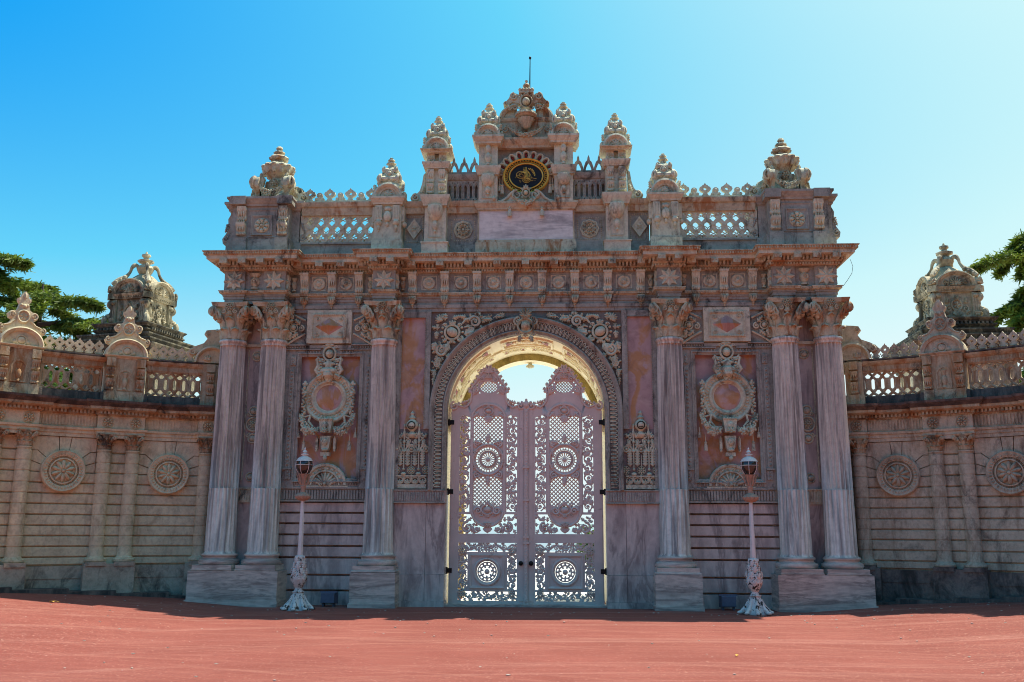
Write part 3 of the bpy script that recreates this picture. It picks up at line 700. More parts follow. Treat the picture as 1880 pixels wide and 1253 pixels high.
# --- niche between the paired columns
def gap(m):
    m.box(5.6, 6.5, .22, .35, 5.56, 5.62); m.box(5.7, 6.4, .26, .35, 2.13, 2.44); m.box(5.7, 6.4, .22, .3, 2.42, 2.45)
    for i in range(8): m.box(5.82+.06*i, 5.85+.06*i, .24, .3, 2.17, 2.38)
    q = m.at(6.03, .3, 0)
    for z, r in ((5.36, .09), (4.12, .09), (3.52, .085), (2.68, .08)): q.ell(0, 0, z, r, .06, r*.8); ring(q, 0, z, r*1.15, .02, .03, 16)
    ring(q, 0, 3.83, .15, .025, .04, 18); rosette(q, 0, 3.83, .11, 8, .05)
    for sx in (1, -1): q.box(sx*.2, sx*.17, -.02, .03, 2.6, 5.5); spiral(q, sx*.1, 4.04, .05, .02, 1.3, 0, sx); spiral(q, sx*.1, 3.6, .05, .02, 1.3, 0, -sx)
both(gap, 'niche_ornament', 'stone')
# --- pedestals
def ped_in(m):
    q = m.at(3.11); q.box(-.49, .49, -.50, .5, -.1, .085); q.box(-.47, .47, -.475, .5, .085, .70)
    q.sweep([(-.40, .5), (-.40, -.42), (.40, -.42), (.40, .5)], [(.025, .70), (.06, .71), (.055, .735), (.025, .75), (.025, .834), (0, .834), (0, .70)]); q.box(-.42, .42, -.44, .5, .70, .83)
both(ped_in, 'column_pedestal', 'block')
def ped_out(m):
    m.box(5.06, 7.0, -.50, .5, -.1, .13); m.box(5.08, 6.97, -.475, .5, .13, .715)
    for x in XC[1:]:
        q = m.at(x); q.box(-.415, .415, -.44, .5, .715, .83); q.box(-.435, .435, -.46, .5, .725, .745)
both(ped_out, 'double_column_pedestal', 'block')
# --- columns (shaft is the part; base and capital are its sub-parts)
def shaft_mesh():
    m = MB(); N = 160
    def mod(a, z):
        f = abs(math.sin(a*10)); 
        if z < 1.09 or z > 5.5: return 1
        if z < 2.42: return 1-.05*f if z > 1.1 else 1
        return 1-.24*f**.65
    zs = [(1.045, .345), (1.07, .335), (1.085, .322), (1.12, .32), (2.415, .308), (2.425, .308), (3.4, .297), (4.5, .283), (5.45, .272), (5.49, .272), (5.51, .272), (5.56, .272), (5.575, .295), (5.61, .305), (5.64, .292), (5.645, .26)]
    m.lathe([(r, z) for z, r in zs], N, mod); return m
def base_mesh():
    m = MB(); m.lathe([(.30, .83), (.395, .832), (.42, .86), (.425, .89), (.41, .93), (.37, .945), (.345, .96), (.34, .985), (.35, 1.0), (.37, 1.008), (.378, 1.03), (.365, 1.055), (.33, 1.06), (.3, 1.06)], 48); return m
def capital_mesh(k=1.0):
    m = MB()
    def leaf(a, z0, h, r0, w_, curl):
        rings = []
        for i in range(9):
            t = i/8; z = z0+h*min(1, t*1.15)-(curl*.35 if t > .9 else 0)-(.02*h if t > .8 else 0); r = r0+.035*t+curl*max(0, t-.45)**1.6*2.4
            ww = w_*(.72+.4*math.sin(PI*t*.9))*(1 if t < .85 else .75); ring_ = []
            for j in range(7):
                u = -1+j/3; wav = 1+.10*(1 if (i % 2) else -1)*(abs(u) == 1)
                b = a+u*ww*wav/r0; rr = r-.03*u*u+.018*(1-abs(u))+(.012 if j in (1, 5) else 0); ring_.append((rr*math.cos(b), rr*math.sin(b), z-.03*abs(u)*h*4*t))
            for j in range(6, -1, -1): x, y, z_ = ring_[j]; ring_.append((x*.93, y*.93, z_-.01))
            rings.append(ring_)
        m.loft(rings)
    m.lathe([(.26, 5.62), (.262, 5.8), (.27, 6.0), (.30, 6.2), (.36, 6.33), (.38, 6.36)], 24)
    for i in range(8): leaf(PI/8+i*PI/4, 5.64, .26, .272, .098, .075)
    for i in range(8): leaf(i*PI/4, 5.66, .50, .275, .09, .095)
    for i in range(4):
        a = PI/4+i*PI/2; q = m.at(rz=a)
        # angle volute: ribbon rising and curling at the corner
        for sy in (-1, 1): q.tube([(.30, sy*.05, 6.02), (.35, sy*.055, 6.16), (.43, sy*.04, 6.27), (.485, sy*.03, 6.31)], [.02, .028, .032, .03], 6)
        for sy in (-1, 1):
            pts = []; 
            for k_ in range(17): t = k_/16; rr = .088*(1-.8*t); b = PI/2-t*2*PI*1.5; pts.append((.47+rr*math.cos(b), sy*(.035+.012*t), 6.245+rr*math.sin(b)))
            q.tube(pts, [.024*(1-.4*k_/16) for k_ in range(17)], 6)
        q.ell(.47, 0, 6.245, .06, .05, .06); q.ell(.36, 0, 6.1, .05, .07, .1)
        for sy in (-1, 1): q.ell(.40, sy*.1, 6.13, .03, .05, .07)
    for i in range(4):
        q = m.at(rz=i*PI/2); q = q.at(y=-.385)
        rosette(q, 0, 6.34, .085, 7, .05); acanth(q, 0, 6.12, PI/2, .14, .14, .05, 3, y=.03)
        for sx in (1, -1): spiral(q, sx*.13, 6.24, .055, .018, 1.4, PI/2, sx, y=.02); spiral(q, sx*.35, 6.235, .105, .034, 1.7, PI/2, -sx, y=.02, tail=[(sx*.2, 6.12), (sx*.26, 6.26)]); acanth(q, sx*.24, 6.06, PI/2-sx*.4, .18, .12, .05, 3, y=.06)
    N = 8; rings = []
    for z, k_ in ((6.355, .93), (6.375, .96), (6.41, .97), (6.42, 1.0), (6.452, 1.0)):
        r_ = []
        for i in range(4):
            a0 = -PI*.75+i*PI/2
            for j in range(N):
                t = j/N; c0 = (math.cos(a0), math.sin(a0)); c1 = (math.cos(a0+PI/2), math.sin(a0+PI/2)); R0 = .60*k_
                x = R0*(c0[0]*(1-t)+c1[0]*t); y = R0*(c0[1]*(1-t)+c1[1]*t); tt = abs(2*t-1); pull = 1-.13*(1-tt**2)
                if tt > .86: pull *= 1-.05*(tt-.86)/.14
                r_.append((x*pull, y*pull, z))
        rings.append(r_)
    m.loft(rings); return m
sh = shaft_mesh(); c0 = sh.build('column', 'column', G, 60)
b0 = base_mesh().build('base', 'block', c0); k0 = capital_mesh().build('capital', 'stone_warm', c0, 50)
c0.location = (XC[0], 0, 0)
for x in (XC[1], XC[2], -XC[0], -XC[1], -XC[2]): dup(c0, G, (x, 0, 0))
# --- entablature, in plan: a path from left to right that steps forward over the columns
def plan(recess, outer_, inner_, over, mid=None):
    """recess/outer_/inner_: y of the face; over: extra overhang sideways"""
    mid = outer_ if mid is None else mid
    a, b, c, d = 2.86-over, 3.36+over, 5.31-over, 6.68+over
    R = [(a, inner_), (b, inner_), (b, recess), (c, recess), (c, outer_)]
    if mid != outer_: R += [(5.80, outer_), (5.80, mid), (6.22, mid), (6.22, outer_)]
    R += [(d, outer_), (d, 1.4)]
    L = [(-x, y) for x, y in R][::-1]
    return L+[(-a, inner_) if 0 else (-a, recess), (a, recess)]+R
def along(path, step, inset=.02):
    for (x0, y0), (x1, y1) in zip(path, path[1:]):
        L = math.hypot(x1-x0, y1-y0); n = int((L-2*inset)/step)
        if n < 1: continue
        dx, dy = (x1-x0)/L, (y1-y0)/L
        for i in range(n):
            d = inset+(L-2*inset)*(i+.5)/n; yield x0+dx*d, y0+dy*d, dx, dy
def band(name, mat, prof, recess=.08, blk=-.27, mid=None, over=0, pre=None):
    m = pre or MB(); m.sweep(plan(recess, blk, blk, over, mid), prof); return m.build(name, mat, G)
# each profile closes inside the core behind it
band('architrave', 'stone_grey', [(-.3, 6.45), (-.02, 6.45), (-.02, 6.53), (.0, 6.535), (.0, 6.60), (.02, 6.605), (.02, 6.645), (-.3, 6.645)], mid=-.2)
m = MB()
for x0, x1 in ((-2.85, 2.85), (-5.3, -3.37), (3.37, 5.3)): m.box(x0, x1, .07, .5, 6.30, 6.38); m.box(x0, x1, .045, .5, 6.383, 6.46)
m.build('lower_fascia', 'stone_grey', G)
pre = MB()
for x, y, dx, dy in along(plan(.08-.075, -.345, -.345, .075, -.275), .055): pre.ell(x, y, 6.685, .022, .022, .02, 0, 6, 4)
band('architrave_moulding', 'stone_warm', [(-.3, 6.647), (.03, 6.647), (.05, 6.665), (.075, 6.67), (.08, 6.70), (.095, 6.705), (.095, 6.722), (-.3, 6.722)], mid=-.2, pre=pre)
band('frieze', 'stone_grey', [(-.3, 6.724), (.0, 6.724), (.0, 7.18), (-.3, 7.18)], mid=-.2)
pre = MB()
for x, y, dx, dy in along(plan(.08-.09, -.36, -.36, .09), .062): pre.ell(x, y, 7.215, .026, .026, .034, 0, 6, 4)
for x, y, dx, dy in along(plan(.08-.16, -.43, -.43, .16), .08, .03):
    pre.box(x-.022, x+.022, y-.03, y+.06, 7.305, 7.372); pre.ell(x, y, 7.298, .026, .03, .03, 0, 6, 4)
band('bed_moulding', 'stone_warm', [(-.3, 7.182), (.02, 7.182), (.04, 7.2), (.05, 7.235), (.09, 7.245), (.11, 7.27), (.11, 7.285), (.08, 7.29), (.08, 7.36), (.2, 7.365), (.2, 7.372), (-.3, 7.372)], pre=pre)
band('corona', 'stone', [(-.3, 7.374), (.31, 7.374), (.32, 7.38), (.32, 7.455), (-.3, 7.455)])
pre = MB()
for x, y, dx, dy in along(plan(.08-.375, -.27-.375, -.27-.375, .375), .055): pre.ell(x, y, 7.495, .02, .02, .032, 0, 6, 4)
band('cornice_moulding', 'stone_warm', [(-.3, 7.457), (.325, 7.457), (.34, 7.475), (.355, 7.49), (.385, 7.525), (.40, 7.53), (.40, 7.55), (.0, 7.575), (-.3, 7.575)], pre=pre)
# modillions carrying the corona
m0 = None
pos = [(x, .03) for x in np.linspace(-2.52, 2.52, 9)]
for s in (1, -1):
    pos += [(s*x, .03) for x in (3.62, 4.10, 4.58, 5.06)]+[(s*x, -.31) for x in (2.93, 3.29, 5.38, 5.80, 6.20, 6.61)]
def modillion():
    m = MB(); m.frustum(-.08, .08, -.32, 0, 7.275, 7.372, .0); 
    for sx in (-1, 1): m.ell(sx*.055, -.27, 7.325, .02, .05, .03); m.ell(sx*.055, -.08, 7.31, .018, .06, .035)
    for i in range(3): m.ell(-.035+.035*i, -.30, 7.34, .017, .03, .03)
    acanth(m, 0, 7.37, -PI/2, .1, .1, .03, 2, y=-.29); return m.build('modillion', 'stone_warm', G)
for i, (x, y) in enumerate(pos):
    if i == 0: m0 = modillion(); m0.location = (x, y, 0)
    else: dup(m0, G, (x, y, 0))
# frieze: scrolled brackets, roundels, star flowers, vases
def fbracket():
    m = MB(); console(m, 0, 6.73, 7.16, .085, .17); m.box(-.1, .1, -.19, 0, 7.13, 7.178); 
    for i in range(3): m.ell(-.055+.055*i, -.07, 6.745, .024, .03, .02)
    o = m.build('frieze_bracket', 'stone', G)
    m = MB(); m.box(-.085, .085, -.10, 0, 6.56, 6.645); m.ell(0, -.07, 6.52, .075, .07, .06); 
    for i in range(3): m.ell(-.05+.05*i, -.12, 6.56, .024, .04, .06)
    m.ell(0, -.05, 6.45, .035, .05, .04); m.ell(0, -.04, 6.40, .02, .03, .03); m.build('leaf_drop', 'stone_warm', o); return o
fx = list(np.linspace(-2.52, 2.52, 8)); fb = None
for i, x in enumerate(fx+[3.72, 4.33, 4.95, -3.72, -4.33, -4.95]):
    if fb is None: fb = fbracket(); fb.location = (x, .08, 0)
    else: dup(fb, G, (x, .08, 0))
def froundel():
    m = MB(); frame(m, -.17, .17, -.155, .16, .02, .012, y=0); m.at(rx=PI/2).lathe([(.14, -.01), (.14, .03), (.12, .045), (.10, .035), (.06, .03), (.05, .06), (0, .07)], 24)
    petals(m, 0, 0, .05, .115, 10, .05, .013); m.ell(0, -.05, 0, .04, .04); return m.build('frieze_roundel', 'stone', G)
fr = None
for x in [(fx[i]+fx[i+1])/2 for i in range(7)]+[4.03, 4.64, -4.03, -4.64]:
    if fr is None: fr = froundel(); fr.location = (x, .08, 6.955)
    else: dup(fr, G, (x, .08, 6.955))
m = MB(); star(m, 0, 0, .225, 8, .07); s0 = m.build('star_flower', 'stone', G, 20); s0.location = (3.11, -.27, 6.95)
for x in (-3.11, 5.56, -5.56, 6.45, -6.45): dup(s0, G, (x, -.27, 6.95))
for x, s in ((3.36, 1), (2.86, -1), (-3.36, -1), (-2.86, 1), (5.31, -1), (-5.31, 1), (6.68, 1), (-6.68, -1)):
    q = dup(s0, G, (x, -.08, 6.95)); q.rotation_euler = (0, 0, s*PI/2); q.scale = (.7, .7, 1)
def vase():
    m = MB(); m.lathe([(0, -.17), (.09, -.17), (.09, -.14), (.04, -.12), (.09, -.07), (.11, 0), (.09, .06), (.06, .09), (.12, .15), (.13, .18), (0, .18)], 14); ring(m, 0, 0, .055, .014, .02, 12, y=-.1); m.ell(0, -.11, 0, .03, .03)
    return m.build('frieze_vase', 'stone_warm', G)
v0 = vase(); v0.location = (6.01, -.2, 6.95); v0.scale = (1, .7, 1)
q = dup(v0, G, (-6.01, -.2, 6.95))
for x in (3.47, -3.47, 5.2, -5.2, 2.74, -2.74): q = dup(v0, G, (x, .05, 6.93)); q.scale = (.55, .5, .85)
# ------------------------------------------------------------------ attic
ZT = 7.55
CORE = MB(); CORE.box(-6.2, 6.2, .25, 1.6, 7.3, 7.62)
CORE.build('roof_slab', 'sooty', G)
def capprof(z0, z1, o): h = z1-z0; return [(-.1, z0), (o*.25, z0), (o*.35, z0+h*.25), (o*.6, z0+h*.35), (o*.75, z0+h*.6), (o, z0+h*.75), (o, z1), (-.1, z1)]
def capbox(m, x0, x1, y0, y1, z0, z1, o): m.sweep([(x0, y1), (x0, y0), (x1, y0), (x1, y1)], capprof(z0, z1, o)); m.box(x0-o*.95, x1+o*.95, y0-o*.95, y1, z1-.012, z1-.002)
def attic_wall(m):
    m.box(1.08, 2.75, .12, .45, 7.6, 8.58); m.box(1.08, 2.75, .07, .45, 7.5, 7.84); m.box(3.35, 5.1, .02, .3, 7.5, 7.86); m.box(3.35, 5.1, -.02, .3, 7.862, 7.90)
both(attic_wall, 'attic_wall', 'stone_grey')
def attic_rail(m):
    m.sweep([(1.05, .08), (2.75, .08)], [(-.2, 8.58), (.03, 8.58), (.05, 8.64), (.05, 8.72), (.08, 8.73), (.12, 8.80), (.13, 8.84), (-.2, 8.84)]) 
    m.sweep([(3.4, .0), (5.08, .0)], [(-.14, 8.54), (.02, 8.54), (.03, 8.60), (.06, 8.65), (.06, 8.71), (.10, 8.72), (.14, 8.79), (.14, 8.82), (.0, 8.86), (-.14, 8.86)])
both(attic_rail, 'attic_rail', 'stone_warm')
def corner_ped(m):
    q = m.at(5.94)
    q.box(-.63, .65, -.27, 1.1, 7.5, 8.7); q.box(-.80, .80, .0, 1.1, 7.5, 8.7)
    for x in (-.5, .43): q.box(x-.15, x+.15, -.36, 0, 7.5, 7.93)
    q.box(-.70, .74, -.30, 1.1, 7.5, 7.90); q.box(-.86, .86, -.03, 1.1, 7.5, 7.9)
    capbox(q, -.62, .64, -.28, 1.1, 8.68, 8.88, .12); capbox(q, -.80, .80, .0, 1.15, 8.66, 8.86, .12)
    q.box(-.72, -.38, -.42, 0, 8.70, 8.89); q.box(.33, .68, -.42, 0, 8.70, 8.89)
    frame(q, -.27, .21, 8.0, 8.47, .06, .04, y=-.27); frame(q, -.36, .28, 7.95, 8.6, .03, .02, y=-.27)
    for i, sx in ((-1, -1), (1, 1)):                 # scrolled wing at each side of the pedestal
        x = sx*.82; q.prism([(x, 8.6), (x+sx*.05, 8.5), (x+sx*.03, 8.3), (x+sx*.08, 8.15), (x+sx*.16, 8.03), (x+sx*.14, 7.92), (x, 7.9)], .05, .3); spiral(q, x+sx*.07, 8.02, .08, .025, 1.4, PI/2, sx, y=.05); acanth(q, x+sx*.02, 8.4, -PI/2+sx*.3, .25, .1, .03, 4, y=.04)
both(corner_ped, 'corner_pedestal', 'stone_grey')
def corner_orn(m):
    q = m.at(5.94)
    rosette(q, -.03, 8.235, .17, 8, .07, y=-.26); petals(q, -.03, 8.235, .07, .17, 8, .07, .05, y=-.26)
both(corner_orn, 'pedestal_rosette', 'stone')
def corner_cons(m, x):
    q = m.at(5.94)
    console(q, x, 8.0, 8.28, .10, .16, y=-.24); console(q, x, 8.34, 8.66, .10, .14, y=-.24); palmette(q, x, 8.36, .13, 5, .05, y=-.28); eggs(q, x-.1, 8.3, x+.1, 8.3, 4, .022, .03, .04, y=-.36)
for cxx in (-.5, .43): both(lambda m: corner_cons(m, cxx), 'scrolled_console', 'stone')
def urn():
    m = MB()
    m.box(-.40, .40, -.40, .40, 0, .05); m.loft([[(-a_, -a_, z_), (a_, -a_, z_), (a_, a_, z_), (-a_, a_, z_)] for a_, z_ in ((.40, .05), (.36, .12), (.27, .26), (.23, .42), (.22, .55))])
    m.at(z=.50).lathe([(.16, 0), (.2, .03), (.24, .07), (.2, .1), (.19, .14), (.24, .2), (.33, .28), (.385, .37), (.385, .43), (.33, .49), (.26, .51)], 36, gadroon(12, .13))
    m.at(z=.99).lathe([(.28, -.01), (.22, .04), (.15, .09), (.15, .12), (.22, .15), (.235, .2), (.17, .25), (.1, .27), (.08, .29), (.14, .32), (.13, .35), (.07, .38), (.05, .40), (.085, .43), (.06, .48), (0, .51)], 18, lambda a, z: 1+.08*math.cos(9*a))
    for i in range(12): a = 2*PI*i/12; m.ell(.36*math.cos(a), .36*math.sin(a), .93, .075, .075, .05); m.ell(.34*math.cos(a), .34*math.sin(a), .82, .06, .06, .09)
    rnd = random.Random(5)
    for i in range(4):
        q = m.at(rz=i*PI/2)
        for sx in (1, -1):                 # broad scrolled consoles at the corners
            q.prism([(sx*x_, z_) for x_, z_ in ((.20, .56), (.30, .60), (.42, .60), (.52, .54), (.56, .44), (.54, .34), (.47, .28), (.42, .2), (.44, .1), (.52, .02), (.36, .0), (.30, .12), (.30, .26), (.24, .36))], -.42, -.30)
            spiral(q, sx*.43, .45, .13, .04, 1.5, PI/2, -sx, y=-.42); spiral(q, sx*.44, .08, .07, .022, 1.3, -PI/2, sx, y=-.42); acanth(q, sx*.26, .5, PI/2-sx*.3, .24, .14, .05, 3, y=-.3)
        garland(q, -.36, .44, .36, .44, .30, .085, -.40, 20, rnd, .10); rosette(q, 0, .5, .1, 6, .05, y=-.26)
    return m.build('garlanded_urn', 'stone_warm', G)
u0 = urn(); u0.location = (5.80, .33, 8.88); u0.scale = (.93, .93, 1.0); u1 = dup(u0, G, (-5.80, .33, 8.88))
def corner_tail(m):                                # snail scroll beside the urn
    q = m.at(5.06, .25, 8.86)
    q.prism([(.25, 0), (-.02, 0), (-.06, .1), (-.02, .24), (.08, .30), (.17, .27), (.24, .36), (.33, .42), (.4, .2), (.4, 0)], -.1, .1); spiral(q, .06, .16, .12, .035, 1.5, PI/2, 1, y=-.1)
both(corner_tail, 'snail_scroll', 'stone')
# pierced balustrades of the attic
def lattice(m):
    x0, x1, z0, z1 = 3.40, 5.12, 7.90, 8.55; P_ = .252; y0, y1 = .03, .13
    holes = []; n = 7
    for i in range(n):
        cx_ = x0+.12+P_*i
        if cx_+.1 < x1: holes.append([(cx_+.070*math.cos(a)*(1-.12*abs(math.sin(a))), 8.215+.098*math.sin(a)) for a in np.linspace(0, 2*PI, 17)[:-1]])
        c = cx_+P_/2
        if c+.1 < x1:
            holes.append([(c, 8.30), (c+.055, 8.36), (c+.10, 8.385), (c+.065, 8.415), (c+.045, 8.45), (c+.04, 8.49), (c, 8.52), (c-.04, 8.49), (c-.045, 8.45), (c-.065, 8.415), (c-.10, 8.385), (c-.055, 8.36)])
            holes.append([(c, 8.13), (c+.045, 8.07), (c+.095, 8.025), (c+.06, 7.995), (c-.06, 7.995), (c-.095, 8.025), (c-.045, 8.07)])
        holes.append(circ(cx_, 8.50, .024, 8)); holes.append(circ(cx_+P_/2, 7.945, .02, 7) if c+.1 < x1 else circ(cx_, 7.95, .015, 6))
    m.prism([[(x0, z0), (x1, z0), (x1, z1), (x0, z1)]]+holes, y0, y1)
    for i in range(-1, n+1):                     # interlaced raised strands
        for sg in (1, -1):
            pts = []
            for k in range(25):
                t = k/24; x = x0+.12+P_*(i+.5)+sg*P_*.5*math.cos(t*PI*3)*1.0; z = z0+.02+(z1-z0-.04)*t
                if x0-.001 <= x <= x1: pts.append((x, y0-.006, z))
            if len(pts) > 20: m.tube(pts, .010, 5)
both(lattice, 'pierced_balustrade', 'stone')
def crest_tall(m, x, z, w_, h, y0, y1, hole=True):
    o = [(-.32, 0), (-.2, .16), (-.14, .28), (-.34, .36), (-.5, .52), (-.44, .68), (-.28, .74), (-.22, .82), (-.1, .86), (0, 1.0)]
    o = o+[(-a, b) for a, b in o[:-1][::-1]]
    L = [[(x+a*w_, z+b*h) for a, b in o]]
    if hole: L.append([(p, q) for p, q in circ(x, z+.56*h, .15*w_, 10)])
    m.prism(L, y0, y1)
def crest_short(m, x, z, w_, h, y0, y1):
    o = [(-.45, 0), (-.5, .28), (-.38, .42), (-.2, .42), (-.3, .6), (-.28, .85), (-.1, 1.0)]; o = o+[(-a, b) for a, b in o[::-1]]
    m.prism([(x+a*w_, z+b*h) for a, b in o], y0, y1); m.ell(x, y0, z+.7*h, .18*w_, .02, .2*h); m.ell(x-.28*w_, y0, z+.25*h, .13*w_, .02, .15*h); m.ell(x+.28*w_, y0, z+.25*h, .13*w_, .02, .15*h)
def cresting(m):
    m.box(3.42, 5.0, .0, .14, 8.86, 8.90)
    for i in range(4): crest_tall(m, 4.96-.478*i if i else 4.94, 8.9, .26, .31, .03, .11)
    for i in range(3): crest_short(m, 4.715-.478*i, 8.9, .22, .2, .03, .11)
    for i in range(7): m.ell(4.83-.239*i, .07, 8.9, .09, .04, .025)
both(cresting, 'leaf_cresting', 'stone')
# aedicules with rounded pediments and finials
def aedicule(m, x, y, half, z0, zc, zt, fh, fr_):
    """posts from z0 to zc, cap zc..zt, rounded pediment, finial above"""
    q = m.at(x, y)
    capbox(q, -half, half, -.28, .3, zc, zt, .09)
    r = half+.0; zz = zt
    prof = [(r+.02, .3), (r+.02, -.32), (r-.02, -.34), (r-.05, -.32), (r-.07, -.27), (r-.11, -.26), (r-.12, -.22)]
    q.loft([[(k*math.cos(a), yy, zz+k*math.sin(a)*1.03) for k, yy in prof] for a in np.linspace(0, PI, 21)], False, False)
    q.prism([( (r-.11)*math.cos(a), zz+(r-.11)*math.sin(a)) for a in np.linspace(0, PI, 17)], -.235, .3)
    q.box(-half-.05, half+.05, -.32, .3, zt, zt+.02)
    palmette(q, 0, zz+.05, .15, 5, .04, 1.2, y=-.235); q.ell(0, -.24, zz+.1, .05, .05, .045)
    for sx in (1, -1): acanth(q, sx*(half-.03), zz+.13, PI/2-sx*.25, .20, .13, .06, 3, y=-.2); q.ell(sx*(half+.03), -.1, zz+.09, .06, .15, .09)
    q.box(-.24, .24, -.2, .2, zz+r-.02, zz+r+.05)
    finial(q.at(z=zz+r+.04, sx=fr_/.3, sy=fr_/.3), fh, .3)
def aed(m):
    q = m.at(3.085, .03)
    q.box(-.34, .34, -.30, .3, 7.5, 7.86); q.box(-.30, .30, -.24, .3, 7.86, 8.72); q.box(-.33, .33, -.27, .3, 7.86, 7.90)
    for sx in (1, -1):
        q.box(sx*.12, sx*.27, -.30, -.2, 8.33, 8.68); q.ell(sx*.195, -.27, 8.28, .08, .08, .07); q.ell(sx*.195, -.27, 8.17, .04, .05, .06); q.ell(sx*.195, -.25, 8.10, .022, .03, .03)
        for i in range(4): q.box(sx*.135+i*sx*.035, sx*.15+i*sx*.035, -.315, -.29, 8.38, 8.64)
        q.ell(sx*.345, -.1, 8.28, .07, .08, .07); q.box(sx*.29, sx*.36, -.18, .0, 8.33, 8.68)
    q.ell(0, -.26, 8.6, .09, .06, .06); q.ell(0, -.28, 8.42, .095, .09, .13); q.ell(0, -.26, 8.25, .04, .05, .06)
    aedicule(m, 3.085, .03, .31, 7.9, 8.70, 8.87, .70, .29)
both(aed, 'aedicule', 'stone')
def dpanel(m):
    q = m.at(2.53, .115, 8.22)
    q.prism([[(-.15, 0), (0, -.21), (.15, 0), (0, .21)]], -.04, 0); q.prism([[(-.17, 0), (0, -.24), (.17, 0), (0, .24)], [(-.13, 0), (0, -.18), (.13, 0), (0, .18)]], -.06, 0)
    petals(q, 0, 0, .01, .07, 4, .05, .02, y=-.03, a0=PI/4)
    for i in range(11): q.ell(-.19, 0, -.25+.05*i, .014, .02); q.ell(.19, 0, -.25+.05*i, .014, .02)
    for i in range(7): q.ell(-.15+.05*i, 0, .3, .014, .02); q.ell(-.15+.05*i, 0, -.29, .014, .02)
both(dpanel, 'diamond_panel', 'stone')
def rpanel(m):
    q = m.at(1.42, .115, 8.2)
    rosette(q, 0, 0, .18, 10, .06); ring(q, 0, 0, .205, .02, .03, 8); ring(q, 0, 0, .11, .012, .07, 18)
    for i in range(9): q.ell(-.2+.05*i, 0, .25, .013, .02); q.ell(-.2+.05*i, 0, -.25, .013, .02); q.ell(-.26, 0, -.2+.05*i, .013, .02); q.ell(.26, 0, -.2+.05*i, .013, .02)
both(rpanel, 'rosette_panel', 'stone')
def cup(q, z, r, k=1):
    """gadrooned hanging cup with a drop"""
    q.at(z=z).lathe([(0, -.62*k), (.03, -.6*k), (.02, -.55*k), (.055, -.5*k), (.06, -.42*k), (.04, -.36*k), (.03, -.34*k), (.10, -.28*k), (r*.85, -.18*k), (r, -.05*k), (r*.92, 0), (0, 0)], 28, gadroon(12, .14))
def pier2(m):
    q = m.at(2.02, .03)
    q.box(-.29, .29, -.26, .3, 7.5, 7.80); q.box(-.31, .31, -.28, .3, 7.80, 7.83); q.box(-.24, .24, -.2, .3, 7.83, 8.7)
    frame(q, -.15, .15, 7.95, 8.55, .02, .02, y=-.2)
    cup(q.at(y=-.24), 8.66, .17); capbox(q, -.25, .25, -.27, .3, 8.66, 8.90, .08)
    q.box(-.235, .235, -.14, .3, 8.88, 9.58); q.box(-.27, .27, -.2, .3, 8.88, 8.96)
    for sx in (1, -1):
        console(q, sx*.13, 8.98, 9.2, .075, .12, y=-.14); console(q, sx*.13, 9.24, 9.54, .075, .10, y=-.14); q.box(sx*.05, sx*.22, -.18, .2, 9.70, 9.93); rosette(q, sx*.135, 9.82, .06, 6, .03, y=-.18)
        # side volute leaning on the pier
    capbox(q, -.26, .26, -.22, .3, 9.56, 9.71, .06); q.box(-.2, .2, -.08, .2, 9.7, 9.95)
    aedicule(m, 2.02, .05, .27, 9.7, 9.93, 10.0, .62, .26)
both(pier2, 'second_pier', 'stone')
def svol(m):
    q = m.at(2.29, .12); q.prism([(0, 8.84), (.30, 8.84), (.34, 8.95), (.28, 9.05), (.18, 9.06), (.13, 9.12), (.08, 9.28), (.05, 9.5), (0, 9.55)], -.08, .1)
    spiral(q, .21, 8.95, .09, .03, 1.5, PI/2, -1, y=-.08); acanth(q, .1, 9.0, 1.9, .25, .12, .04, 4, y=-.07)
both(svol, 'side_volute', 'stone')
def lancets(m):
    x0, x1 = 1.07, 1.80; z0, z1 = 8.84, 9.36; holes = []
    for i in range(6):
        c = x0+.06+.122*i; holes.append([(c-.028, 8.96), (c, 8.92), (c+.028, 8.96), (c+.028, 9.2), (c, 9.25), (c-.028, 9.2)])
        if i < 5: holes.append(circ(c+.061, 9.30, .016, 6)); holes.append(circ(c+.061, 8.895, .016, 6))
    m.prism([[(x0, z0), (x1, z0), (x1, z1), (x0, z1)]]+holes, .06, .16)
    for i in range(6): c = x0+.06+.122*i; m.tube([(c-.05, .055, 8.98), (c-.05, .055, 9.2), (c, .055, 9.3), (c+.05, .055, 9.2), (c+.05, .055, 8.98), (c, .055, 8.88), (c-.05, .055, 8.98)], .01, 4)
    m.sweep([(x0, .06), (x1, .06)], [(-.12, 9.36), (.02, 9.36), (.04, 9.4), (.06, 9.46), (.06, 9.5), (-.12, 9.5)])
    for i in range(3):                         # pointed loops on the rail
        c = 1.18+.235*i; L = [[(c-.12, 9.5), (c+.12, 9.5), (c+.115, 9.62), (c+.07, 9.76), (c+.03, 9.80), (c+.025, 9.86), (c, 9.93), (c-.025, 9.86), (c-.03, 9.80), (c-.07, 9.76), (c-.115, 9.62)], [(c-.065, 9.56), (c+.065, 9.56), (c+.06, 9.62), (c+.03, 9.7), (c, 9.75), (c-.03, 9.7), (c-.06, 9.62)]]
        m.prism(L, .06, .13)
both(lancets, 'lancet_balustrade', 'stone_grey')
m = MB(); m.box(-.98, .98, .14, .5, 7.5, 10.3); m.box(1.0, 1.9, .2, .35, 8.5, 9.35) ; m.box(-1.9, -1.0, .2, .35, 8.5, 9.35); m.build('centre_wall', 'stone_grey', G)
m = MB(); m.box(-1.06, 1.06, -.03, .3, 7.9, 8.60); m.build('blank_marble_tablet', 'white_marble', G)
m = MB(); m.box(-1.12, 1.12, -.10, .3, 7.5, 7.84); m.box(-1.10, 1.10, -.07, .3, 7.842, 7.898)
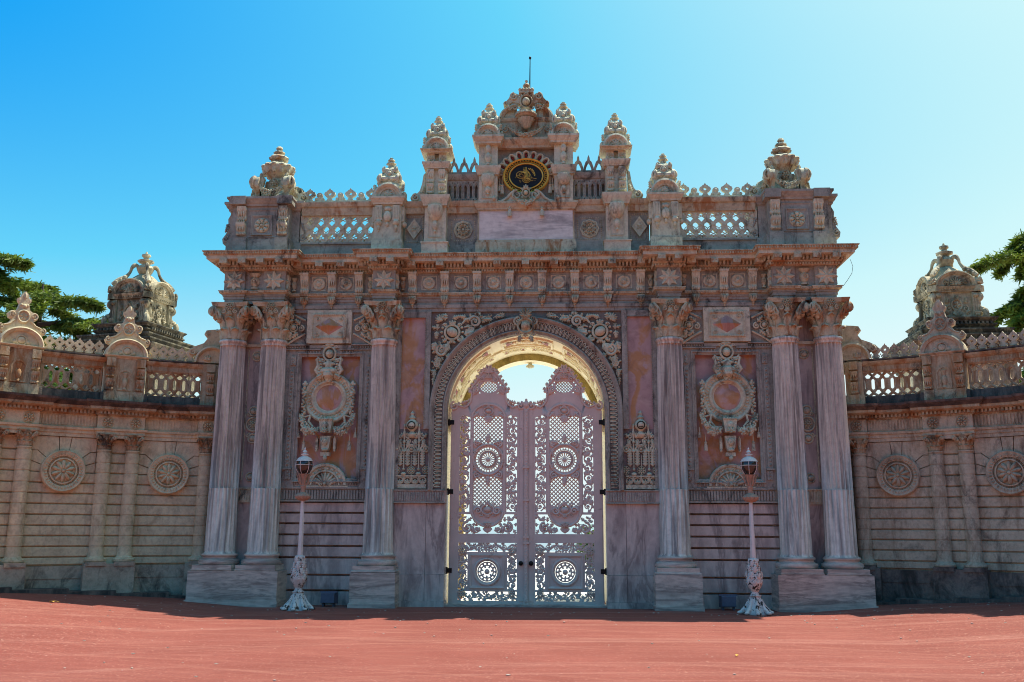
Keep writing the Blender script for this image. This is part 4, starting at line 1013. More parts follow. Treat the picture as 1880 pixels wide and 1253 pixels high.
frame(m, -1.08, 1.08, 7.88, 8.62, .035, .03, y=-.03)
m.sweep([(-1.08, .3), (-1.08, -.05), (1.08, -.05), (1.08, .3)], capprof(8.61, 8.78, .09)); m.build('tablet_frame', 'stone_warm', G)
def ogee(m):
    top = [(.62, 8.78), (.52, 8.80), (.42, 8.87), (.33, 8.98), (.26, 9.03), (.2, 9.03)]
    m.prism([(0, 8.7), (.64, 8.7)]+top+[(0, 9.0)], -.06, .2)
    m.tube([(x, -.08, z+.01) for x, z in top], .032, 6); spiral(m, .20, 8.94, .11, .032, 1.5, PI/2, -1, y=-.07); tassel(m, .36, 8.80, .36, .055, y=-.07)
both(ogee, 'ogee_volute', 'stone')
m = MB(T=Matrix.Translation((0, -.1, 0))); cartouche(m, 0, 8.98, .11, .12, .07); garland(m, -.27, 8.92, .27, 8.92, .22, .065, 0, 18, random.Random(4), .08); palmette(m, 0, 9.08, .1, 5, .04)
m.build('tablet_garland', 'stone', G)
def pier3(m):
    q = m.at(.85, .03)
    q.box(-.21, .21, -.16, .3, 8.78, 10.2); frame(q, -.14, .14, 8.85, 9.38, .02, .02, y=-.16); cup(q.at(y=-.2), 9.38, .15, .75); capbox(q, -.22, .22, -.2, .3, 9.40, 9.60, .07)
    q.at(y=-.2, z=9.62).lathe([(.0, 0), (.06, .0), (.06, .03), (.03, .06), (.06, .12), (.08, .19), (.06, .26), (.03, .3), (.055, .34), (.07, .42), (.04, .48), (.06, .5), (0, .5)], 14)
    q.ell(-.14, -.2, 8.84, .05, .05, .05)
    aedicule(m, .85, .05, .265, 10.1, 10.12, 10.30, .62, .27)
both(pier3, 'centre_pier', 'stone')
m = MB(); m.sweep([(-.64, .02), (.64, .02)], capprof(10.1, 10.32, .12)); m.box(-.64, .64, -.0, .4, 10.12, 10.31); m.build('centre_cornice', 'stone_warm', G)
# scalloped fan above the medallion
m = MB(T=Matrix.Translation((0, .1, 9.42)))
n = 9
for i in range(n):
    a = PI*(.115+.77*(i+.5)/n); c, s_ = math.cos(a), math.sin(a); q = m.at(.60*c, 0, .52*s_, ry=PI/2-a)
    q.tube([(-.062, -.03, -.1), (-.066, -.05, .02), (-.04, -.06, .08), (0, -.06, .1), (.04, -.06, .08), (.066, -.05, .02), (.062, -.03, -.1)], .022, 6)
m.prism([((.50)*math.cos(a), .42*math.sin(a)) for a in np.linspace(.2, PI-.2, 20)]+[(.72*math.cos(a), .63*math.sin(a)) for a in np.linspace(PI-.3, .3, 20)], -.01, .06)
for sx in (1, -1): spiral(m, sx*.56, .1, .07, .025, 1.5, PI/2, sx, y=-.04); tassel(m, sx*.54, .02, .42, .05, y=-.02); tassel(m, sx*.60, -.02, .3, .04)
m.build('scalloped_fan', 'stone', G)
m = MB(T=Matrix.Translation((0, .1, 9.42)))
for i in range(n): a = PI*(.115+.77*(i+.5)/n); m.ell(.60*math.cos(a), -.01, .53*math.sin(a), .07, .03, .032, a, 8, 5)
m.build('fan_recesses', 'red', G)
# medallion
MD = MB(T=Matrix.Translation((0, .04, 9.42)) @ Matrix.Rotation(PI/2, 4, 'X') @ Matrix.Diagonal((1, .80, 1, 1)))
MD.lathe([(.0, .02), (.43, .02), (.44, .0), (.44, -.05)], 48); md = MD.build('medallion', 'navy', G)
MD = MB(T=Matrix.Translation((0, .04, 9.42)) @ Matrix.Rotation(PI/2, 4, 'X') @ Matrix.Diagonal((1, .80, 1, 1)))
MD.lathe([(.53, -.05), (.53, .06), (.51, .085), (.485, .07), (.475, .055)], 56); MD.lathe([(.435, .03), (.43, .05), (.415, .02)], 48)
MD.lathe([(.395, .02), (.392, .05), (.375, .055), (.362, .045), (.36, .02)], 56)
mm = MB(T=Matrix.Translation((0, .04, 9.42)))
for i in range(44): a = 2*PI*i/44; mm.ell(.455*math.cos(a), -.05, .455*.8*math.sin(a), .018, .02, .014, a, 6, 4)
MD.v += mm.v; MD.f += [tuple(i+MD.n for i in f) for f in mm.f]; MD.n += mm.n
MD.build('gilded_frame', 'gold', md)
# calligraphic monogram: three tall strokes, two big loops to the left, a compact knot below, a long stroke to the right, a sprig and a date
m = MB(T=Matrix.Translation((0, -.0, 9.42)) @ Matrix.Diagonal((1.02, 1, 1.0, 1)))
def st(pts, r=.008, y=0): m.tube([(x, y, z) for x, z in pts], r*.72, 5)
def ell_st(cx, cz, a, b, t0, t1, r=.008, rot=0, n=22):
    st([(cx+a*math.cos(t)*math.cos(rot)-b*math.sin(t)*math.sin(rot), cz+a*math.cos(t)*math.sin(rot)+b*math.sin(t)*math.cos(rot)) for t in np.linspace(t0, t1, n)], r)
for dx in (0, .028, .056): st([(-.045+dx, .215-.005*dx), (-.05+dx, .1), (-.02+dx, .02), (.0+dx*.8, -.05)], .0075); 
for dx in (-.01, .02, .05): st([(-.055+dx, .16), (.0+dx, .11), (.03+dx, .02), (.035+dx*.5, -.07)], .006)
ell_st(-.1, .03, .115, .085, .5, 5.7, .009); ell_st(-.075, .03, .08, .055, .4, 5.9, .008); ell_st(-.045, .055, .05, .035, 0, 5.6, .007)
st([(-.24, -.04), (-.2, .01), (-.14, .03), (-.1, .055)], .006)
ell_st(.01, -.1, .085, .055, PI*.9, 2*PI+1.0, .009); ell_st(.01, -.09, .055, .035, PI*.8, 2*PI+1.2, .008); ell_st(.01, -.085, .028, .02, 0, 2*PI, .008)
st([(-.07, -.08), (-.02, -.05), (.06, -.06), (.09, -.1)], .008); st([(-.04, -.03), (.01, -.02), (.05, -.04)], .008)
st([(.05, .11), (.1, .03), (.12, -.04), (.17, -.055), (.235, -.07)], .007); st([(.03, .12), (.075, .04), (.09, -.04), (.12, -.07)], .006); st([(0, -.14), (0, -.175)], .006)
st([(-.15, -.1), (-.135, -.125), (-.12, -.11), (-.11, -.14), (-.135, -.15)], .006)
st([(.05, .165), (.1, .17), (.15, .13), (.175, .07), (.2, -.01)], .005)
for t, (x, z) in enumerate([(.06, .175), (.085, .16), (.1, .18), (.12, .14), (.14, .16), (.14, .115), (.165, .125), (.155, .085), (.185, .085), (.165, .05), (.195, .045), (.19, .01)]): m.ell(x, 0, z, .02, .008, .009, (.6 if t % 2 else 2.2), 6, 4)
# date ١٢٧٠-style numerals
st([(.12, -.095), (.12, -.125)], .004); st([(.14, -.125), (.14, -.095), (.158, -.097), (.156, -.108), (.142, -.108)], .004); st([(.172, -.095), (.18, -.125), (.188, -.095)], .004); m.ell(.203, 0, -.112, .005, .005)
m.build('monogram', 'gold', md)
# crest above the centre
m = MB(T=Matrix.Translation((0, .1, 0)))
m.box(-.60, .60, .0, .3, 10.32, 10.86)
m.sweep([(-.58, .3), (-.58, .0), (.58, .0), (.58, .3)], [(-.05, 10.78), (.02, 10.78), (.05, 10.82), (.06, 10.86), (-.05, 10.86)])
for s in (1, -1):
    q = m.at(sx=s)
    prof = [(.0, .3), (.0, -.08), (.035, -.1), (.06, -.08), (.085, -.03), (.10, -.02)]
    q.loft([[((.62-k)*math.cos(a)**.9, yy, 10.86+(.36-k*.8)*math.sin(a)) for k, yy in prof] for a in np.linspace(0.0, 1.18, 15)], False, False)
    q.prism([(.54*math.cos(a)**.9, 10.86+.29*math.sin(a)) for a in np.linspace(0, 1.18, 12)]+[(.18, 10.86)], .02, .3)
    spiral(q, .27, 11.12, .085, .03, 1.5, 0, 1, y=-.03)
    q.prism([(.08, 11.18), (.2, 11.2), (.3, 11.24), (.42, 11.18), (.52, 11.17), (.53, 11.22), (.46, 11.26), (.40, 11.33), (.36, 11.42), (.28, 11.46), (.2, 11.43), (.16, 11.36), (.08, 11.36)], -.08, .1); spiral(q, .28, 11.36, .09, .03, 1.5, PI/2, -1, y=-.08); spiral(q, .47, 11.2, .045, .016, 1.2, PI/2, -1, y=-.08); acanth(q, .34, 11.02, PI/2-.5, .2, .12, .05, 3, y=-.05)
    q.prism([(.30, 10.34), (.58, 10.34), (.60, 10.5), (.55, 10.62), (.42, 10.56), (.36, 10.46)], -.06, .1); spiral(q, .48, 10.58, .08, .025, 1.4, 0, -1, y=-.06)
m.at(y=-.12, z=10.56).lathe([(0, -.02), (.05, -.01), (.09, .03), (.12, .1), (.17, .16), (.19, .22), (.14, .25), (.2, .27), (.24, .32), (.23, .37), (.12, .38), (.1, .42), (.14, .46), (0, .46)], 24, gadroon(12, .12))
for i in range(17): a = -PI+PI*i/16; m.ell(.235*math.cos(a), -.12+.235*math.sin(a), 10.87, .022)
cartouche(m.at(y=-.08), 0, 11.24, .17, .19, .08); m.box(-.13, .13, -.05, .15, 11.0, 11.45); m.ell(0, -.12, 11.22, .09, .12, .1, 0, 12, 8)
m.box(-.17, .17, -.12, .15, 11.45, 11.50); 
for i in range(5): m.ell(-.14+.07*i, -.08, 11.53, .045, .06, .05)
m.ell(0, 0, 11.56, .13, .1, .05)
m.at(z=11.56).lathe([(.07, 0), (.05, .03), (.08, .07), (.085, .11), (.06, .15), (.02, .175), (.018, .19), (.035, .21), (.03, .24), (0, .26)], 12)
garland(m, -.44, 10.66, .44, 10.66, .30, .07, -.05, 24, random.Random(9), .12)
m.build('crowning_crest', 'stone_warm', G)
m = MB(); m.tube([(.075, .12, 11.3), (.085, .12, 12.36)], [.017, .010], 6); m.ell(.085, .12, 12.38, .03, .03, .04); m.build('lightning_rod', 'dark_iron', G)
m = MB(); m.tube([(6.98, -.3, 7.3), (7.03, -.28, 7.15), (7.0, -.28, 7.0), (6.9, -.28, 6.85), (6.8, -.28, 6.72)], .0045, 4); m.build('loose_cable', 'cable', G)
# ------------------------------------------------------------------ passage
m = MB()
VR, YA, YB = 1.72, .20, 2.5
m.loft([[(-VR, y, -.1) for y in (YA, YB)]]+[[(VR*math.cos(a), y, A0+VR*math.sin(a)) for y in (YA, YB)] for a in np.linspace(PI, 0, 49)]+[[(VR, y, -.1) for y in (YA, YB)]], False, False)
m.build('vaulted_ceiling', 'cream', G)
m = MB(); m.prism([(-2.6, -.1)]+arch_pts(1.56, 40)[0:1]+arch_pts(1.56, 40)[1:-1]+[(1.56, -.1), (2.6, -.1), (2.6, 6.0), (-2.6, 6.0)], 2.5, 2.53); m.build('rear_arch_face', 'ochre', G)
m = MB(); m.prism([(-2.6, -.1)]+arch_pts(1.56, 40)[0:1]+arch_pts(1.56, 40)[1:-1]+[(1.56, -.1), (2.6, -.1), (2.6, 6.1), (-2.6, 6.1)], 2.53, 3.05); m.build('rear_arch', 'cream', G)
m = MB(); m.tube([(0, 2.9, 5.66), (0, 2.9, 5.56)], .05, 8); m.ell(0, 2.9, 5.55, .11, .11, .05); m.build('ceiling_boss', 'stone', G)
def vwarp(v):                                     # u = arc length from the crown, y = along the passage, z = height above the soffit (inwards)
    a = PI/2-v[:, 0]/VR; r = VR-v[:, 2]
    return np.stack([r*np.cos(a), v[:, 1], A0+r*np.sin(a)], 1)
def coffers(pass_):
    m = MB(fn=vwarp)
    def flat(q):                                 # draw in (x, z) plane, lay it on the soffit: z -> y, -y -> z
        return q.at(rx=-PI/2)
    for k, u in enumerate((0, -1.42, 1.42, -2.55, 2.55)):
        L = .52 if k == 0 else .48
        Q = m.at(u, .88, 0)
        if pass_ == 0:
            for y in (-.36, .36): Q.box(-L-.08, L+.08, y-.025, y+.025, -.02, .045, 8)
            for x in (-L-.06, L+.06): Q.box(x-.025, x+.025, -.36, .36, -.02, .045)
            for i in range(7): x = -L*.55+L*1.1*i/6; Q.ell(x, .05*(-1)**i, .02, .07, .09, .04)
            Q.ell(0, 0, .03, .12, .12, .05)
        else:
            for sx in (1, -1): Q.add([(sx*L*.95, -.19, .035), (sx*L*.95, .19, .035), (sx*L*.6, .0, .035)], [(0, 1, 2), (0, 2, 1)])
    for k, u in enumerate((-.34, .34, -1.14, 1.14, -1.9, 1.9, -2.5, 2.5)):
        L = .24
        Q = m.at(u, 1.85, 0)
        if pass_ == 0:
            for y in (-.14, .14): Q.box(-L-.03, L+.03, y-.012, y+.012, -.02, .025, 4)
            for x in (-L-.03, L+.03): Q.box(x-.012, x+.012, -.14, .14, -.02, .025)
            for i in range(5): Q.ell(-L*.5+L*i/4, 0, .02, .04, .06, .03)
        else:
            for sx in (1, -1): Q.add([(sx*L*.95, -.1, .02), (sx*L*.95, .1, .02), (sx*L*.62, .0, .025)], [(0, 1, 2), (0, 2, 1)])
    if pass_ == 0:
        for y in (1.48,): 
            m.box(-2.7, 2.7, y-.04, y+.04, -.02, .04, 50)
            for i in range(90): m.ell(-2.65+.0596*i, y, .045, .018, .03, .012, 0, 5, 3)
    return m
coffers(0).build('ceiling_coffers', 'cream', G); coffers(1).build('ceiling_inlay', 'red', G)
# ------------------------------------------------------------------ gate leaves
def zz(y): return 1.457+(983-y)*.01171 if y < 983 else 1.457-(y-983)*.0112
def leaf(parent_name='gate_leaf'):
    """leaf drawn for the right-hand side, x measured from the meeting line; front at y = 0"""
    cx_ = .83; Y0, Y1 = 0, .07; m = MB()
    top = [(.03, 4.28), (.12, 4.30), (.18, 4.26), (.30, 4.22), (.38, 4.27), (.44, 4.36), (.46, 4.50), (.43, 4.62), (.48, 4.70), (.55, 4.78), (.60, 4.88), (.66, 4.96), (.70, 5.02), (.72, 5.10), (.77, 5.08), (.79, 5.16), (cx_, 5.12)]
    top = top+[(2*cx_-x, z) for x, z in top[:-1][::-1]]
    top[-1] = (1.63, 4.24)
    out = [(.03, .02), (1.65, .02), (1.65, 4.10)]+top[::-1]
    holes = []
    zA1, zA0, zB1, zB0 = 4.00, 3.45, 2.70, 2.10
    holes.append([(.51, zA0-.03), (1.15, zA0-.03), (1.15, zA1), (1.02, zA1+.02), (.83, zA1-.02), (.64, zA1+.02), (.51, zA1)])   # upper lattice
    holes.append(circ(cx_, 3.07, .275, 30))                                          # wheel
    holes.append([(.52, zB0), (.66, zB0-.03), (.83, zB0-.03), (1.0, zB0-.03), (1.14, zB0), (1.14, zB1-.12), (1.05, zB1), (.61, zB1), (.52, zB1-.12)])
    for x0 in (.20, 1.225): holes.append([(x0, 1.95), (x0+.225, 1.95), (x0+.225, 3.99), (x0+.15, 4.04), (x0, 3.99)])
    holes.append([(.20, 1.49), (1.45, 1.49), (1.45, 1.90), (1.20, 1.90), (1.12, 1.74), (1.0, 1.66), (.83, 1.63), (.66, 1.66), (.54, 1.74), (.46, 1.90), (.20, 1.90)])
    holes.append([(.20, 1.11), (1.45, 1.11), (1.45, 1.30), (.20, 1.30)]); holes.append([(.20, .06+.04), (1.45, .10), (1.45, .29), (.20, .29)])
    holes.append([(.20, .33), (.40, .33), (.40, 1.07), (.20, 1.07)]); holes.append([(1.25, .33), (1.45, .33), (1.45, 1.07), (1.25, 1.07)])
    holes.append(circ(cx_, .70, .22, 24))
    holes.append([(cx_+.19*math.cos(a), 4.66+.13*math.sin(a)) for a in np.linspace(0, 2*PI, 17)[:-1]])
    for sx in (1, -1):
        for k in range(4): a = 2.6-.42*k if sx < 0 else .54+.42*k; 
        for (dx, z) in ((.50, 4.26), (.42, 4.31), (.60, 4.23)): holes.append(circ(cx_+sx*dx, z+.0, .022, 7))
        for k in range(5): a = -.75+.36*k; holes.append(circ(cx_+sx*(.27*math.cos(a)), 4.655+.17*math.sin(a), .022, 6))
    m.prism([out]+holes, Y0, Y1)
    o = m.build(parent_name, 'iron', None)
    # raised bars, frames and rings
    m = MB()
    frame(m, .14, 1.51, 1.43, 1.46, .01, .02) if 0 else None
    for x in (.48, 1.18): m.box(x-.025, x+.025, -.02, .0, 1.9, 4.1)
    m.box(.06, .14, -.02, 0, .1, 4.2); m.box(1.55, 1.62, -.012, 0, .1, 4.05)
    ring(m, cx_, 3.07, .325, .028, .04, 30); ring(m, cx_, 3.07, .215, .010, .03, 26); ring(m, cx_, 3.07, .15, .012, .03, 22)
    frame(m, .46, 1.20, .36, 1.05, .05, .04); ring(m, cx_, .70, .265, .035, .05, 28)
    m.tube([(cx_+.36*math.cos(a), -.01, 3.98+.30*math.sin(a)) for a in np.linspace(0, PI, 20)], .03, 6); m.tube([(cx_+.33*math.cos(a), -.01, 1.95-.30*math.sin(a)) for a in np.linspace(0, PI, 20)], .03, 6)
    m.tube([(x, -.01, z-.01) for x, z in top], .024, 6)
    for i_ in range(2, len(top)-2):
        (xa, za), (xb, zb) = top[i_-1], top[i_+1]; an = math.atan2(zb-za, xb-xa)-PI/2
        if abs(top[i_][0]-cx_) > .12: acanth(m, top[i_][0]-math.cos(an)*-.01, top[i_][1], (PI/2 if math.sin(an) < -.9 else (an+PI if math.sin(an) < 0 else an)), .075, .09, .03, 2, y=.03)
    spiral(m, 1.58, 4.24, .10, .03, 1.4, PI/2, -1); spiral(m, .12, 4.24, .09, .03, 1.4, PI/2, 1)
    m.build('moulded_bars', 'iron', o)
    m = MB()                                   # lattices
    def lat(x0, x1, z0, z1, st_, r):
        h = z1-z0
        for sg in (1, -1):
            k = x0-h
            while k < x1+h:
                pts = []
                for t in np.linspace(0, 1, 25):
                    x = k+sg*h*t if sg > 0 else k+h-h*t; z = z0+h*t
                    if x0 <= x <= x1: pts.append((x, .035, z))
                if len(pts) > 1: m.tube([pts[0], pts[-1]], r, 4)
                k += st_
    for la in ((.50, 1.16, 3.42, 4.04, .086, .0125), (.50, 1.16, 2.05, 2.72, .086, .0125), (.62, 1.04, 4.50, 4.82, .066, .010)): m = MB(); lat(*la); m.build('lattice_grille', 'iron', o)
    m = MB()
    for i in range(16): a = 2*PI*i/16; m.tube([(cx_+.045*math.cos(a), .03, 3.07+.045*math.sin(a)), (cx_+.15*math.cos(a), .03, 3.07+.15*math.sin(a))], [.007, .016], 5); 
    for i in range(26): a = 2*PI*i/26; m.tube([(cx_+.21*math.cos(a), .03, 3.07+.21*math.sin(a)), (cx_+.28*math.cos(a), .03, 3.07+.28*math.sin(a))], .010, 4)
    ring(m, cx_, 3.07, .18, .022, .02, 24, y=.03); m.ell(cx_, .02, 3.07, .05, .04); ring(m, cx_, 3.07, .275, .012, .02, 28, y=.03)
    m.build('wheel_grille', 'iron', o); m = MB()
    for r, n_, off in ((.17, 12, 0), (.10, 7, .3)):
        for i in range(n_): a = 2*PI*(i+off)/n_; m.ell(cx_+r*math.cos(a), .02, .70+r*math.sin(a), .028, .03, .024, a)
    ring(m, cx_, .70, .135, .018, .03, 20, y=.03); ring(m, cx_, .70, .195, .016, .02, 24, y=.03); m.ell(cx_, .01, .70, .06, .05); 
    m.build('pierced_boss', 'iron', o)
    m = MB(); rnd = random.Random(11)         # scrolling foliage in the pierced strips
    def vine(x0, x1, z0, z1, n_):
        w_ = (x1-x0)/2; c = (x0+x1)/2; st_ = (z1-z0)/n_
        pts = [(c+w_*.72*math.sin(PI*t), .03, z0+st_*t) for t in np.linspace(0, n_, n_*8+1)]; m.tube(pts, .016, 5)
        for i in range(n_):
            sg = 1 if i % 2 == 0 else -1; z = z0+st_*(i+.5)
            spiral(m, c-sg*w_*.18, z, w_*.62, .016, 1.5, PI/2-sg*.4, sg, y=.04); m.ell(c-sg*w_*.2, .03, z, w_*.26, .03, w_*.26)
            for k in range(6): a = rnd.uniform(0, 2*PI); acanth(m, c-sg*w_*.1+math.cos(a)*w_*.5, z+math.sin(a)*w_*.5, a+.5, w_*.95, w_*.85, .02, 2, y=.035)
            acanth(m, c+sg*w_*.85, z+.02, PI/2+sg*.9, w_*.8, w_*.5, .02, 2, y=.035)
    vine(.20, .425, 1.97, 4.0, 10); vine(1.225, 1.45, 1.97, 4.0, 10)
    vine(.20, .40, .33, 1.07, 4); vine(1.25, 1.45, .33, 1.07, 4)
    def hvine(x0, x1, z, w_, n_):
        st_ = (x1-x0)/n_
        m.tube([(x0+st_*t, .03, z+w_*.6*math.sin(PI*t)) for t in np.linspace(0, n_, n_*8+1)], .016, 5)
        for i in range(n_):
            sg = 1 if i % 2 == 0 else -1; x = x0+st_*(i+.5); spiral(m, x, z-sg*w_*.1, w_*.62, .015, 1.5, 0, sg, y=.04); m.ell(x, .03, z, w_*.25, .03, w_*.25)
            for k in range(4): a = rnd.uniform(0, 2*PI); acanth(m, x+math.cos(a)*w_*.5, z+math.sin(a)*w_*.5, a+.5, w_*.95, w_*.8, .02, 2, y=.035)
    for (xa, xb, za, zb, nn) in ((.20, .40, .33, 1.07, 26), (1.25, 1.45, .33, 1.07, 26), (.20, 1.45, 1.12, 1.29, 40), (.20, 1.45, .11, .28, 40), (.2, .42, 1.97, 4.0, 46), (1.23, 1.45, 1.97, 4.0, 46), (.2, .6, 1.5, 1.9, 14), (1.05, 1.45, 1.5, 1.9, 14)):
        for k in range(nn): acanth(m, rnd.uniform(xa+.03, xb-.03), rnd.uniform(za+.03, zb-.03), rnd.uniform(0, 6.28), .075, .07, .02, 2, y=.035)
    hvine(.20, 1.45, 1.205, .095, 7); hvine(.20, 1.45, .195, .095, 7)
    for sx in (1, -1):
        spiral(m, cx_+sx*.43, 1.62, .12, .03, 1.6, PI/2, -sx, y=.03); spiral(m, cx_+sx*.24, 1.56, .06, .02, 1.5, PI/2, sx, y=.03)
        for k in range(7): a = k*.9; acanth(m, cx_+sx*.45+.12*math.cos(a), 1.64+.12*math.sin(a), a+.6, .11, .09, .02, 2, y=.035)
        for (x, z, a) in ((.55, 1.85, 1.4), (.3, 1.52, .3), (.14, 1.55, 1.2), (.52, 1.55, -1.0)): acanth(m, cx_+sx*x, z, PI/2-sx*a, .14, .12, .025, 3, y=.03)
    acanth(m, cx_, 1.5, PI/2, .16, .2, .03, 3, y=.02)
    # shells, scrolls and cartouches riding on the bars
    f = m.at(y=-.01)
    palmette(f, cx_, 4.98, .17, 7, .03, 1.4); palmette(f, cx_, 4.86, .13, 7, .04, 1.5)
    for sx in (1, -1):
        spiral(f, cx_+sx*.27, 4.6, .08, .025, 1.4, PI/2, -sx); spiral(f, cx_+sx*.15, 4.83, .06, .02, 1.4, 0, sx); acanth(f, cx_+sx*.34, 4.48, PI/2+sx*.4, .2, .12, .03, 3); acanth(f, cx_+sx*.62, 4.29, PI/2+sx*1.2, .2, .1, .03, 3)
        for k in range(5): f.ell(cx_+sx*(.42-.06*k), 0, 4.56+.1*k, .035, .03, .035)
        spiral(f, cx_+sx*.24, 3.42, .07, .025, 1.5, -PI/2, sx); acanth(f, cx_+sx*.12, 3.42, PI/2-sx*1.3, .2, .1, .03, 3); spiral(f, cx_+sx*.24, 2.74, .07, .025, 1.5, PI/2, -sx); acanth(f, cx_+sx*.12, 2.72, -PI/2+sx*1.3, .2, .1, .03, 3)
        acanth(f, cx_+sx*.27, 3.3, -1.4, .2, .1, .03, 3); acanth(f, cx_+sx*.27, 2.84, 1.4, .2, .1, .03, 3); spiral(f, cx_+sx*.2, 1.98, .08, .03, 1.5, 0, sx); acanth(f, cx_+sx*.22, 4.1, -PI/2+sx*.8, .16, .12, .03, 3)
    cartouche(f, cx_, 4.13, .13, .1, .04); acanth(f, cx_, 4.05, -PI/2, .16, .2, .03, 3); acanth(f, cx_, 3.42, PI/2, .22, .13, .035, 4); acanth(f, cx_, 2.72, -PI/2, .22, .13, .035, 4); cartouche(f, cx_, 2.0, .17, .13, .05); palmette(f, cx_, 1.72, .12, 7, .04, 1.4, a=-PI/2)
    for x, z in ((.30, 1.13), (1.36, 1.13), (.30, .27), (1.36, .27)): rosette(f, x, z, .075, 6, .03)
    m.build('iron_foliage', 'iron', o)
    m = MB(); m.ell(.11, -.07, .88, .05, .05, .05, 0, 12, 8); m.tube([(.11, 0, .88), (.11, -.05, .88)], .02, 8); m.build('knob', 'dark_iron', o)
    for z in (3.88, 2.38, .72):
        m = MB(); m.box(1.58, 1.76, -.02, .05, z-.05, z+.05); m.tube([(1.70, .0, z-.07), (1.70, .0, z+.07)], .03, 8); m.build('hinge', 'dark_iron', o)
    return o
gl = leaf(); gl.parent = G; gl.location = (0, .40, 0)
g2 = gl.copy(); sc.collection.objects.link(g2); g2.parent = G; g2.scale = (-1, 1, 1)
for ch in list(gl.children): d = ch.copy(); sc.collection.objects.link(d); d.parent = g2
m = MB(T=Matrix.Translation((0, .36, 0))); m.box(-.055, .055, -.0, .08, .03, 4.22); m.box(-.03, .03, -.03, .0, .1, 4.15); m.ell(0, .0, 4.27, .06, .05, .09); m.ell(0, .0, 4.36, .03, .03, .04)
for z in (1.3, 1.42, 2.9, 2.2): m.box(-.065, .065, -.04, .0, z-.02, z+.02)
for i in range(60): m.ell(0, -.03, .2+.066*i, .014, .015, .022, 0, 5, 4)
m.build('meeting_post', 'iron', G)
m = MB(); m.box(-1.7, 1.7, .1, .6, -.1, .045); m.build('threshold', 'block', G)
# ================================================================== THE CURVED SIDE WALLS (R = 9 m arcs)
WR, WCX, WCY = 9.0, 4.02, -7.86
def wfn(s):
    def f(v):
        a = v[:, 0]/WR; r = WR+v[:, 1]
        return np.stack([s*(WCX+r*np.sin(a)), WCY+r*np.cos(a), v[:, 2]], 1)
    return f
def U(deg): return R_(deg)*WR
def stamp(dst, src): dst.add(np.concatenate(src.v), src.f)
CAP = capital_mesh()
U0, U1 = U(16.5), U(58)
COLS = [20.4, 30.1, 33.7, 43.6, 47.2, 57.1]
PAIRS = [31.9, 45.4]; BAYS = [25.2, 38.65, 52.1]
ZJ = [3.45, 3.145, 2.93, 2.715, 2.49, 2.275, 2.06, 1.84, 1.62, 1.41, 1.195, .98, .82]
def wsweep(m, spans, prof, off=0):
    """moulding along the wall: spans = [(u0, u1, y)] -- each piece its own stepped front"""
    for (a, b, y) in spans:
        n = max(2, int((b-a)/.25)); us = np.linspace(a, b, n)
        m.sweep([(a, .3)]+[(u, y-off) for u in us]+[(b, .3)], prof)
def spans(y, yf):
    """wall face y, stepping forward to yf over the columns"""
    out = []; cur = U0
    for a, b in ((19.2, 21.7), (28.85, 35.0), (42.3, 48.5), (55.9, 58)):
        out += [(cur, U(a)-.001, y), (U(a), U(b), yf)]; cur = U(b)+.001
    if cur < U1: out.append((cur, U1, y))
    return out
